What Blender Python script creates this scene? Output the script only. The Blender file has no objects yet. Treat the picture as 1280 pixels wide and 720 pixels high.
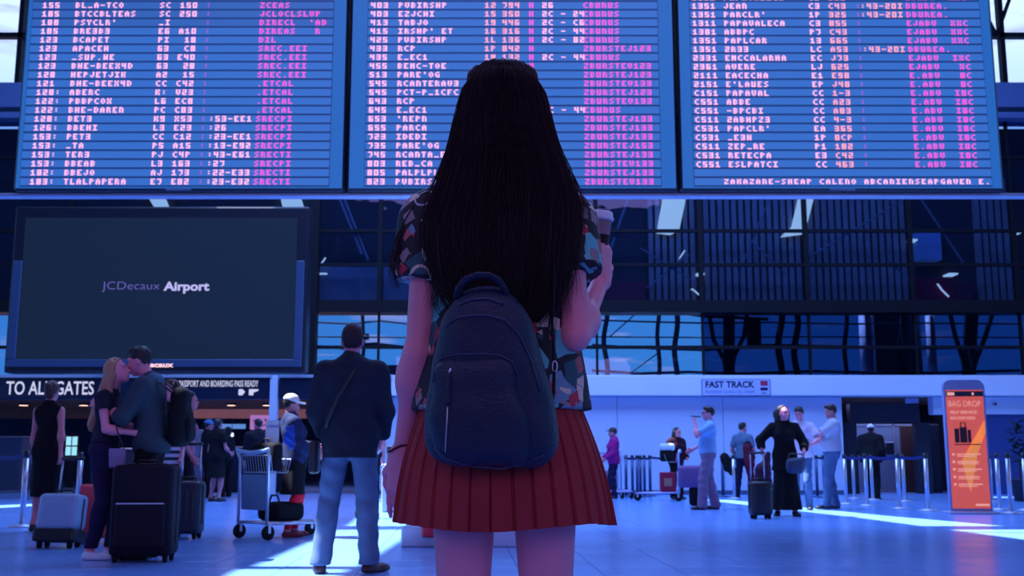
import bpy, bmesh, math, random
import numpy as np
from mathutils import Vector, Matrix
from mathutils.geometry import tessellate_polygon

random.seed(7); rng = np.random.default_rng(7)
S = bpy.context.scene
COL = S.collection
PI = math.pi
def R(d): return math.radians(d)

# ------------------------------------------------------------ camera
CAMZ = 0.82; PITCH = R(9.08); FPX = 1345.0
cd = bpy.data.cameras.new('camera'); cd.sensor_width = 36.0; cd.lens = 36.0 * FPX / 1280.0
cam = bpy.data.objects.new('camera', cd); COL.objects.link(cam)
cam.location = (0, 0, CAMZ); cam.rotation_euler = (PI / 2 + PITCH, 0, 0)
cd.clip_end = 400
cd.dof.use_dof = True; cd.dof.focus_distance = 2.3; cd.dof.aperture_fstop = 11.0
S.camera = cam

# ------------------------------------------------------------ sky, sun, added fill lamps, exposure
W = bpy.data.worlds.new('sky'); S.world = W; W.use_nodes = True
nt = W.node_tree; nt.nodes.clear()
out = nt.nodes.new('ShaderNodeOutputWorld'); bg = nt.nodes.new('ShaderNodeBackground')
tc = nt.nodes.new('ShaderNodeTexCoord'); sep = nt.nodes.new('ShaderNodeSeparateXYZ')
ramp = nt.nodes.new('ShaderNodeValToRGB')
ramp.color_ramp.elements[0].position = 0.0; ramp.color_ramp.elements[0].color = (0.05, 0.33, 1.0, 1)
ramp.color_ramp.elements[1].position = 0.36; ramp.color_ramp.elements[1].color = (0.78, 1.05, 1.6, 1)
e = ramp.color_ramp.elements.new(0.15); e.color = (0.06, 0.34, 1.0, 1)
mp = nt.nodes.new('ShaderNodeMapping'); mp.inputs['Scale'].default_value = (7, 7, 45)
nz = nt.nodes.new('ShaderNodeTexNoise'); nz.inputs['Scale'].default_value = 1.6; nz.inputs['Detail'].default_value = 5
cr = nt.nodes.new('ShaderNodeValToRGB')
cr.color_ramp.elements[0].position = 0.55; cr.color_ramp.elements[0].color = (0, 0, 0, 1)
cr.color_ramp.elements[1].position = 0.68; cr.color_ramp.elements[1].color = (0.8, 0.8, 0.8, 1)
mx = nt.nodes.new('ShaderNodeMix'); mx.data_type = 'RGBA'
mx.inputs['B'].default_value = (0.50, 0.58, 1.15, 1)
L = nt.links.new
L(tc.outputs['Generated'], sep.inputs[0]); L(sep.outputs['Z'], ramp.inputs[0])
L(tc.outputs['Generated'], mp.inputs[0]); L(mp.outputs[0], nz.inputs['Vector']); L(nz.outputs['Fac'], cr.inputs[0])
L(cr.outputs[0], mx.inputs['Factor']); L(ramp.outputs[0], mx.inputs['A']); L(mx.outputs['Result'], bg.inputs[0])
bg.inputs[1].default_value = 1.0; L(bg.outputs[0], out.inputs[0])

SUNDIR = Vector((0.50, -0.10, -0.86)).normalized()       # the way the sunlight travels
sd = bpy.data.lights.new('sun', 'SUN'); sd.energy = 24; sd.angle = R(0.4); sd.color = (0.86, 0.9, 1.0)
so = bpy.data.objects.new('sun', sd); COL.objects.link(so)
so.rotation_euler = SUNDIR.to_track_quat('-Z', 'Y').to_euler(); so.location = (-20, 0, 30)

def area(name, loc, size, power, color, rot=(0, 0, 0)):
    d = bpy.data.lights.new(name, 'AREA'); d.shape = 'RECTANGLE'; d.size = size[0]; d.size_y = size[1]
    d.energy = power; d.color = color
    o = bpy.data.objects.new(name, d); COL.objects.link(o); o.location = loc; o.rotation_euler = rot
    return o
area('hall_fill_light', (0, 19.5, 13.9), (18, 8), 4900, (0.22, 0.39, 1.0))  # unseen fill lamp added to brighten the far hall
area('hall_fill_light', (0, 1.0, 13.9), (16, 5), 650, (0.50, 0.38, 1.0))  # second added fill lamp, lifts the foreground from above
area('rear_fill_light', (0, -10.5, 4.5), (14, 5), 420, (0.62, 0.42, 1.0), (PI / 2 + R(4), 0, 0))  # added fill behind the camera, brightens people's backs
area('gate_hall_fill', (-8, 31, 2.35), (8, 5), 170, (0.6, 0.45, 0.8))  # added fill lamp, brightens the gate hall interior
area('passage_fill', (9.6, 28.2, 2.2), (3, 2.4), 45, (0.4, 0.45, 1.0))  # added fill lamp, lightens the dark passage
vs = S.view_settings; vs.view_transform = 'Standard'; vs.look = 'None'; vs.gamma = 1; vs.exposure = 0.0
vs.use_curve_mapping = False

# ------------------------------------------------------------ measuring helpers (where a thing of the place stands)
def P(px, py, Y):
    u = (px - 640) / FPX; v = (360 - py) / FPX
    dy = math.cos(PITCH) - v * math.sin(PITCH); dz = math.sin(PITCH) + v * math.cos(PITCH)
    return Vector((u * Y / dy, Y, CAMZ + dz * Y / dy))
def G(px, py):
    v = (360 - py) / FPX
    dy = math.cos(PITCH) - v * math.sin(PITCH); dz = math.sin(PITCH) + v * math.cos(PITCH)
    return P(px, py, -CAMZ * dy / dz)
def GX(px, Y):      # x on the floor at depth Y
    return P(px, 360 - FPX * math.tan(math.atan2(-CAMZ, Y) - PITCH), Y).x

# ------------------------------------------------------------ materials
MATS = {}
def mat(name, col, rough=0.6, metal=0.0, emit=None, es=1.0, noise=0.0, nscale=20.0, bump=0.0, bscale=60.0, spec=0.5, coat=0.0, stretch=None):
    if name in MATS: return MATS[name]
    m = bpy.data.materials.new(name); m.use_nodes = True; t = m.node_tree
    b = t.nodes['Principled BSDF']
    b.inputs['Base Color'].default_value = (*col, 1); b.inputs['Roughness'].default_value = rough
    b.inputs['Metallic'].default_value = metal; b.inputs['Specular IOR Level'].default_value = spec if (rough < 0.6 or spec != 0.5) else 0.12
    b.inputs['Coat Weight'].default_value = coat
    if emit is not None:
        b.inputs['Emission Color'].default_value = (*emit, 1); b.inputs['Emission Strength'].default_value = es
    tcn = t.nodes.new('ShaderNodeTexCoord'); src = tcn.outputs['Object']
    if stretch:
        mpn = t.nodes.new('ShaderNodeMapping'); mpn.inputs['Scale'].default_value = stretch
        t.links.new(src, mpn.inputs[0]); src = mpn.outputs[0]
    n = t.nodes.new('ShaderNodeTexNoise'); n.inputs['Scale'].default_value = nscale; n.inputs['Detail'].default_value = 4
    t.links.new(src, n.inputs['Vector'])
    v = max(noise, 0.06)
    mxn = t.nodes.new('ShaderNodeMix'); mxn.data_type = 'RGBA'
    mxn.inputs['A'].default_value = (*[c * (1 - v) for c in col], 1); mxn.inputs['B'].default_value = (*[min(1, c * (1 + v)) for c in col], 1)
    t.links.new(n.outputs['Fac'], mxn.inputs['Factor']); t.links.new(mxn.outputs['Result'], b.inputs['Base Color'])
    if bump > 0:
        n2 = t.nodes.new('ShaderNodeTexNoise'); n2.inputs['Scale'].default_value = bscale; n2.inputs['Detail'].default_value = 3
        t.links.new(src, n2.inputs['Vector'])
        bp = t.nodes.new('ShaderNodeBump'); bp.inputs['Strength'].default_value = bump; bp.inputs['Distance'].default_value = 0.01
        t.links.new(n2.outputs['Fac'], bp.inputs['Height']); t.links.new(bp.outputs[0], b.inputs['Normal'])
    MATS[name] = m; return m
def glow(name, col, s=1.0):
    return mat(name, (0.02, 0.02, 0.02), 0.4, emit=col, es=s)
def glassy(name, tint, refl=0.12, rough=0.02):
    if name in MATS: return MATS[name]
    m = bpy.data.materials.new(name); m.use_nodes = True; t = m.node_tree; t.nodes.clear()
    o = t.nodes.new('ShaderNodeOutputMaterial'); tr = t.nodes.new('ShaderNodeBsdfTransparent'); gl = t.nodes.new('ShaderNodeBsdfGlossy')
    tr.inputs[0].default_value = (*tint, 1); gl.inputs['Roughness'].default_value = rough; gl.inputs[0].default_value = (0.8, 0.85, 1, 1)
    ms = t.nodes.new('ShaderNodeMixShader'); ms.inputs[0].default_value = refl
    tcn = t.nodes.new('ShaderNodeTexCoord'); n = t.nodes.new('ShaderNodeTexNoise'); n.inputs['Scale'].default_value = 0.9
    bp = t.nodes.new('ShaderNodeBump'); bp.inputs['Strength'].default_value = 0.25; bp.inputs['Distance'].default_value = 0.05
    t.links.new(tcn.outputs['Object'], n.inputs['Vector']); t.links.new(n.outputs['Fac'], bp.inputs['Height']); t.links.new(bp.outputs[0], gl.inputs['Normal'])
    t.links.new(tr.outputs[0], ms.inputs[1]); t.links.new(gl.outputs[0], ms.inputs[2]); t.links.new(ms.outputs[0], o.inputs[0])
    MATS[name] = m; return m

# ------------------------------------------------------------ mesh builder
class MB:
    def __init__(s): s.v = []; s.f = []; s.m = []
    def add(s, vs_, fs, mi=0):
        o = len(s.v); s.v += [tuple(v) for v in vs_]; s.f += [tuple(i + o for i in f) for f in fs]; s.m += [mi] * len(fs); return s
    def box(s, lo, hi, mi=0, M=None):
        x0, y0, z0 = lo; x1, y1, z1 = hi
        v = [Vector(p) for p in ((x0,y0,z0),(x1,y0,z0),(x1,y1,z0),(x0,y1,z0),(x0,y0,z1),(x1,y0,z1),(x1,y1,z1),(x0,y1,z1))]
        if M: v = [M @ p for p in v]
        return s.add(v, [(0,3,2,1),(4,5,6,7),(0,1,5,4),(1,2,6,5),(2,3,7,6),(3,0,4,7)], mi)
    def rbox(s, lo, hi, r, mi=0, M=None, seg=3):      # rounded box (all edges)
        bm = bmesh.new(); bmesh.ops.create_cube(bm, size=1)
        c = [(a + b) / 2 for a, b in zip(lo, hi)]; d = [b - a for a, b in zip(lo, hi)]
        for v in bm.verts: v.co = Vector((v.co.x * d[0] + c[0], v.co.y * d[1] + c[1], v.co.z * d[2] + c[2]))
        bmesh.ops.bevel(bm, geom=bm.edges[:] , offset=min(r, min(d) * 0.49), segments=seg, profile=0.5, affect='EDGES')
        bm.verts.index_update()
        vs_ = [(M @ v.co) if M else v.co.copy() for v in bm.verts]; fs = [[v.index for v in f.verts] for f in bm.faces]
        bm.free(); return s.add(vs_, fs, mi)
    def tube(s, pts, r, n=8, mi=0, closed=False, flat=1.0):
        pts = [Vector(p) for p in pts]; N = len(pts)
        rs = r if isinstance(r, (list, tuple)) else [r] * N
        vs_ = []; prev = None
        for i, p in enumerate(pts):
            if closed: t = (pts[(i + 1) % N] - pts[i - 1])
            else: t = pts[min(i + 1, N - 1)] - pts[max(i - 1, 0)]
            t.normalize()
            if prev is None: a = t.cross(Vector((0, 0, 1)) if abs(t.z) < 0.9 else Vector((1, 0, 0))).normalized()
            else: a = (prev - t * prev.dot(t)).normalized()
            prev = a; b = t.cross(a)
            for k in range(n):
                w = 2 * PI * k / n; vs_.append(p + a * math.cos(w) * rs[i] + b * math.sin(w) * rs[i] * flat)
        fs = []
        for i in range(N if closed else N - 1):
            j = (i + 1) % N
            for k in range(n):
                k2 = (k + 1) % n; fs.append((i * n + k, i * n + k2, j * n + k2, j * n + k))
        if not closed: fs += [tuple(range(n - 1, -1, -1)), tuple((N - 1) * n + k for k in range(n))]
        return s.add(vs_, fs, mi)
    def cyl(s, a, b, r0, r1=None, n=16, mi=0): return s.tube([a, b], [r0, r0 if r1 is None else r1], n, mi)
    def lathe(s, prof, n=24, mi=0, M=None):     # prof (r, z)
        vs_ = []
        for r, z in prof:
            for k in range(n):
                w = 2 * PI * k / n; p = Vector((r * math.cos(w), r * math.sin(w), z)); vs_.append(M @ p if M else p)
        fs = []
        for i in range(len(prof) - 1):
            for k in range(n):
                k2 = (k + 1) % n; fs.append((i * n + k, i * n + k2, (i + 1) * n + k2, (i + 1) * n + k))
        fs += [tuple(range(n - 1, -1, -1)), tuple((len(prof) - 1) * n + k for k in range(n))]
        return s.add(vs_, fs, mi)
    def rings(s, rings_, cap=True, mi=0):
        n = len(rings_[0]); vs_ = [p for r in rings_ for p in r]; fs = []
        for i in range(len(rings_) - 1):
            for k in range(n):
                k2 = (k + 1) % n; fs.append((i * n + k, i * n + k2, (i + 1) * n + k2, (i + 1) * n + k))
        if cap: fs += [tuple(range(n - 1, -1, -1)), tuple((len(rings_) - 1) * n + k for k in range(n))]
        return s.add(vs_, fs, mi)
    def prism(s, poly, d, mi=0):            # polygon points (3d) extruded by vector d
        n = len(poly); poly = [Vector(p) for p in poly]; d = Vector(d)
        return s.add(poly + [p + d for p in poly], [tuple(range(n)), tuple(range(2 * n - 1, n - 1, -1))] + [(i, i + n, (i + 1) % n + n, (i + 1) % n) for i in range(n)], mi)
    def mesh(s, name, mats, smooth=False):
        me = bpy.data.meshes.new(name); me.from_pydata(s.v, [], s.f)
        for m in (mats if isinstance(mats, (list, tuple)) else [mats]): me.materials.append(m)
        if any(s.m): me.polygons.foreach_set('material_index', s.m)
        if smooth: me.polygons.foreach_set('use_smooth', [True] * len(s.f))
        me.update(); return me
    def build(s, name, mats, parent=None, smooth=False, loc=None):
        return link(name, s.mesh(name, mats, smooth), parent, loc)
def link(name, me, parent=None, loc=None):
    o = bpy.data.objects.new(name, me); COL.objects.link(o)
    if parent is not None: o.parent = parent
    if loc is not None: o.location = loc
    return o
def thing(name, label, cat, loc=(0, 0, 0), rz=0.0, group=None):
    o = bpy.data.objects.new(name, None); COL.objects.link(o); o.empty_display_size = 0.1
    o.location = loc; o.rotation_euler = (0, 0, rz); o['label'] = label; o['category'] = cat
    if group: o['group'] = group
    return o
def tag(o, label, cat, group=None, kind=None):
    o['label'] = label; o['category'] = cat
    if group: o['group'] = group
    if kind: o['kind'] = kind
    return o
def struct(o, label=None, cat=None):
    o['kind'] = 'structure'
    if label: o['label'] = label
    if cat: o['category'] = cat
    return o
def dup(o, parent=None):
    c = o.copy(); COL.objects.link(c)
    if parent is not None: c.parent = parent
    for ch in list(o.children): dup(ch, c)
    return c
def text(body, name, parent, loc, m, height=None, width=None, align='LEFT', bold=0.0, depth=0.004, rx=PI / 2):
    cu = bpy.data.curves.new(name, 'FONT'); cu.body = body; cu.size = 1.0; cu.extrude = 0.0; cu.offset = bold; cu.resolution_u = 3
    cu.align_x = 'LEFT'
    tmp = bpy.data.objects.new(name, cu); COL.objects.link(tmp)
    dg = bpy.context.evaluated_depsgraph_get(); dg.update()
    me = bpy.data.meshes.new_from_object(tmp.evaluated_get(dg))
    COL.objects.unlink(tmp); bpy.data.objects.remove(tmp)
    n = len(me.vertices); co = np.zeros(n * 3); me.vertices.foreach_get('co', co); co = co.reshape(-1, 3)
    lo = co.min(0); hi = co.max(0); w = hi[0] - lo[0]; h = hi[1] - lo[1]
    sy = (height / h) if height else 1; sx = (width / w) if width else sy
    if not height: sy = sx
    co[:, 0] = (co[:, 0] - lo[0]) * sx; co[:, 1] = (co[:, 1] - lo[1]) * sy
    if align == 'CENTER': co[:, 0] -= w * sx / 2
    if align == 'RIGHT': co[:, 0] -= w * sx
    me.vertices.foreach_set('co', co.ravel()); me.materials.clear(); me.materials.append(m); me.update()
    me.name = name; o = link(name, me, parent, loc); o.rotation_euler = (rx, 0, 0)
    return o

# ------------------------------------------------------------ signed-distance sculpting (one continuous surface per body or garment)
class Field:
    def __init__(s, lo, hi, h):
        s.lo = np.array(lo, float); s.h = h
        s.n = np.ceil((np.array(hi) - s.lo) / h).astype(int) + 1
        s.F = np.full(s.n, 1.0, np.float32)
        s.ax = [s.lo[i] + h * np.arange(s.n[i]) for i in range(3)]
    def _win(s, lo, hi):
        a = np.clip(np.floor((np.array(lo) - s.lo) / s.h).astype(int), 0, s.n - 1)
        b = np.clip(np.ceil((np.array(hi) - s.lo) / s.h).astype(int) + 1, 1, s.n)
        return tuple(slice(int(x), int(max(y, x + 1))) for x, y in zip(a, b))
    def grid(s, w):
        return (s.ax[0][w[0]][:, None, None], s.ax[1][w[1]][None, :, None], s.ax[2][w[2]][None, None, :])
    def prim(s, p):
        k = p.get('k', 0.03); mg = max(k, 3 * s.h) + 0.002
        if p['t'] == 'c':
            a = np.array(p['a'], float); b = np.array(p['b'], float); ra, rb = p['ra'], p['rb']; sc = np.array(p.get('sq', (1, 1, 1)), float)
            rr = max(ra, rb) * sc.clip(0.01) + mg
            lo = np.minimum(a, b) - rr; hi = np.maximum(a, b) + rr; w = s._win(lo, hi); X, Y, Z = s.grid(w)
            bb = (b - a) / sc; L2 = float(bb @ bb) + 1e-9
            X = (X - a[0]) / sc[0]; Y = (Y - a[1]) / sc[1]; Z = (Z - a[2]) / sc[2]
            t = np.clip((X * bb[0] + Y * bb[1] + Z * bb[2]) / L2, 0, 1)
            d = (np.sqrt((X - t * bb[0]) ** 2 + (Y - t * bb[1]) ** 2 + (Z - t * bb[2]) ** 2) - (ra + (rb - ra) * t)) * sc.min()
        else:
            c = np.array(p['a'], float); r = np.array(p['r'], float); M = p.get('M'); e = r.max() + mg
            w = s._win(c - e, c + e); X, Y, Z = s.grid(w); X = X - c[0]; Y = Y - c[1]; Z = Z - c[2]
            if M is not None:
                X, Y, Z = (X * M[0][0] + Y * M[1][0] + Z * M[2][0], X * M[0][1] + Y * M[1][1] + Z * M[2][1], X * M[0][2] + Y * M[1][2] + Z * M[2][2])
            k0 = np.sqrt((X / r[0]) ** 2 + (Y / r[1]) ** 2 + (Z / r[2]) ** 2); k1 = np.sqrt((X / r[0] ** 2) ** 2 + (Y / r[1] ** 2) ** 2 + (Z / r[2] ** 2) ** 2) + 1e-9
            d = np.where(k0 < 1e-3, -r.min(), k0 * (k0 - 1) / k1)
        for (q, nn) in p.get('cut', ()):
            X, Y, Z = s.grid(w); d = np.maximum(d, (X - q[0]) * nn[0] + (Y - q[1]) * nn[1] + (Z - q[2]) * nn[2])
        F = s.F[w]; d = d.astype(np.float32)
        if p.get('sub'):
            F[...] = np.maximum(F, -d)
        else:
            hh = np.maximum(k - np.abs(F - d), 0) / k
            F[...] = np.minimum(F, d) - hh * hh * k * 0.25
    def cutplane(s, q, n):
        X, Y, Z = s.grid((slice(None),) * 3)
        s.F = np.maximum(s.F, ((X - q[0]) * n[0] + (Y - q[1]) * n[1] + (Z - q[2]) * n[2]).astype(np.float32))
    def folds(s, amp, fx, fz, seed=0):
        X, Y, Z = s.grid((slice(None),) * 3)
        s.F = s.F + (amp * (np.sin(X * fx + Z * fz + seed) * np.sin(Y * fx * 0.8 - Z * fz * 1.3 + seed * 2) + 0.6 * np.sin(Z * fz * 2.1 + X * fx * 1.7 + seed))).astype(np.float32)
    def mesh(s, name, m):
        F = s.F
        for i in range(3):          # close at the border
            sl = [slice(None)] * 3; sl[i] = 0; F[tuple(sl)] = np.maximum(F[tuple(sl)], 1e-3); sl[i] = -1; F[tuple(sl)] = np.maximum(F[tuple(sl)], 1e-3)
        ins = F < 0; nx, ny, nz_ = F.shape
        c = np.zeros((nx - 1, ny - 1, nz_ - 1), np.int8)
        for dx in (0, 1):
            for dy in (0, 1):
                for dz in (0, 1): c += ins[dx:nx - 1 + dx, dy:ny - 1 + dy, dz:nz_ - 1 + dz]
        mask = (c > 0) & (c < 8); cells = np.argwhere(mask); N = len(cells)
        idx = np.full(mask.shape, -1, np.int64); idx[mask] = np.arange(N)
        acc = np.zeros((N, 3)); cnt = np.zeros(N)
        cor = [(a, b, d) for a in (0, 1) for b in (0, 1) for d in (0, 1)]
        for ca in cor:
            for ax in range(3):
                if ca[ax]: continue
                cb = list(ca); cb[ax] = 1
                fa = F[cells[:, 0] + ca[0], cells[:, 1] + ca[1], cells[:, 2] + ca[2]]; fb = F[cells[:, 0] + cb[0], cells[:, 1] + cb[1], cells[:, 2] + cb[2]]
                x = (fa < 0) != (fb < 0); t = np.where(x, fa / np.where(x, fa - fb, 1), 0)
                pos = np.tile(np.array(ca, float), (N, 1)); pos[:, ax] += t
                acc += pos * x[:, None]; cnt += x
        V = s.lo + (cells + acc / cnt[:, None]) * s.h
        faces = []
        for ax in range(3):
            u, v = [(1, 2), (2, 0), (0, 1)][ax]
            A = [slice(None)] * 3; B = [slice(None)] * 3; A[ax] = slice(0, -1); B[ax] = slice(1, None)
            sa = ins[tuple(A)]; sb = ins[tuple(B)]; ed = np.argwhere(sa != sb)
            ed = ed[(ed[:, u] > 0) & (ed[:, v] > 0) & (ed[:, u] < F.shape[u] - 1) & (ed[:, v] < F.shape[v] - 1)]
            if not len(ed): continue
            eu = np.zeros(3, int); eu[u] = 1; ev = np.zeros(3, int); ev[v] = 1
            q = np.stack([idx[tuple(ed.T)], idx[tuple((ed - eu).T)], idx[tuple((ed - eu - ev).T)], idx[tuple((ed - ev).T)]], 1)
            fl = ~sa[tuple(ed.T)]; q[fl] = q[fl][:, ::-1]
            q = q[(q >= 0).all(1)]
            faces.append(q[:, ::-1] if False else q)
        Q = np.concatenate(faces) if faces else np.zeros((0, 4), int)
        me = bpy.data.meshes.new(name); me.vertices.add(N); me.vertices.foreach_set('co', V.ravel())
        me.loops.add(len(Q) * 4); me.loops.foreach_set('vertex_index', Q.ravel()); me.polygons.add(len(Q))
        me.polygons.foreach_set('loop_start', np.arange(len(Q)) * 4); me.polygons.foreach_set('use_smooth', np.ones(len(Q), bool))
        me.update(calc_edges=True); me.validate(); me.materials.append(m)
        return me
def cone(a, b, ra, rb, k=0.03, sq=(1, 1, 1), cut=()): return dict(t='c', a=tuple(a), b=tuple(b), ra=ra, rb=rb, k=k, sq=sq, cut=list(cut))
def ell(a, r, M=None, k=0.02, cut=(), sub=False): return dict(t='e', a=tuple(a), r=tuple(r), M=M, k=k, cut=list(cut), sub=sub)
def grow(p, e, cut=()):
    q = dict(p); q['cut'] = list(p['cut']) + list(cut)
    if q['t'] == 'c': q['ra'] = p['ra'] + e; q['rb'] = p['rb'] + e
    else: q['r'] = tuple(x + e for x in p['r'])
    return q
def sculpt(name, prims, m, h, parent=None, folds=None, planes=(), loc=None):
    lo = np.full(3, 1e9); hi = -lo
    for p in prims:
        if p.get('sub'): continue
        if p['t'] == 'c':
            r = max(p['ra'], p['rb']) * np.array(p['sq']); lo = np.minimum(lo, np.minimum(p['a'], p['b']) - r); hi = np.maximum(hi, np.maximum(p['a'], p['b']) + r)
        else:
            r = max(p['r']); lo = np.minimum(lo, np.array(p['a']) - r); hi = np.maximum(hi, np.array(p['a']) + r)
    f = Field(lo - 4 * h - 0.01, hi + 4 * h + 0.01, h)
    for p in prims: f.prim(p)
    if folds: f.folds(*folds)
    for q, n in planes: f.cutplane(q, n)
    return link(name, f.mesh(name, m), parent, loc)

# ------------------------------------------------------------ people
def ik(a, b, l1, l2, hint):
    a = Vector(a); b = Vector(b); d = b - a; L_ = min(max(d.length, 1e-4), (l1 + l2) * 0.999); d.normalize(); b = a + d * L_
    x = (l1 * l1 - l2 * l2 + L_ * L_) / (2 * L_); hgt = math.sqrt(max(l1 * l1 - x * x, 0)); hn = Vector(hint); hn -= d * hn.dot(d)
    if hn.length < 1e-4: hn = Vector((0, 1, 0)) - d * d.y
    return a + d * x + hn.normalized() * hgt, b
def hand_prims(w, d, nrm, s, curl=0.4, side=1, spread=0.06):
    """palm and five fingers; d points along the hand, nrm is where the palm looks, side picks the thumb's side"""
    w = Vector(w); d = Vector(d).normalized(); nrm = Vector(nrm); nrm = (nrm - d * nrm.dot(d)).normalized(); sd_ = d.cross(nrm) * side
    pr = []; kn = w + d * 0.088 * s
    for q in (-0.027, -0.009, 0.009, 0.027):
        pr.append(cone(w + sd_ * q * 0.5 * s, kn + sd_ * q * s, 0.016 * s, 0.0125 * s, 0.014))
    lens = (0.060, 0.076, 0.082, 0.074)
    for i, q in enumerate((-0.030, -0.010, 0.0105, 0.031)):
        p = kn + sd_ * q * s; ang = curl * (1.15 - 0.1 * i); dd = (d + sd_ * q * spread * 30 * 0.3).normalized(); r = 0.0088 * s
        Ls = [lens[i] * f * s for f in (0.46, 0.3, 0.24)]
        for j, l in enumerate(Ls):
            dd2 = dd * math.cos(ang * (j + 0.6)) + nrm * math.sin(ang * (j + 0.6)); p2 = p + dd2 * l
            pr.append(cone(p, p2, r, r * 0.88, 0.005)); p = p2; r *= 0.88
    t0 = w + d * 0.025 * s + sd_ * 0.022 * s; t1 = t0 + (d * 0.6 + sd_ * 0.65 + nrm * 0.25).normalized() * 0.045 * s
    t2 = t1 + (d * 0.95 + sd_ * 0.2 + nrm * (0.2 + curl * 0.6)).normalized() * 0.032 * s; t3 = t2 + (d * 0.9 + nrm * (0.3 + curl)).normalized() * 0.026 * s
    pr += [cone(t0, t1, 0.015 * s, 0.0115 * s, 0.012), cone(t1, t2, 0.0112 * s, 0.010 * s, 0.006), cone(t2, t3, 0.010 * s, 0.0085 * s, 0.005)]
    return pr

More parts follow.
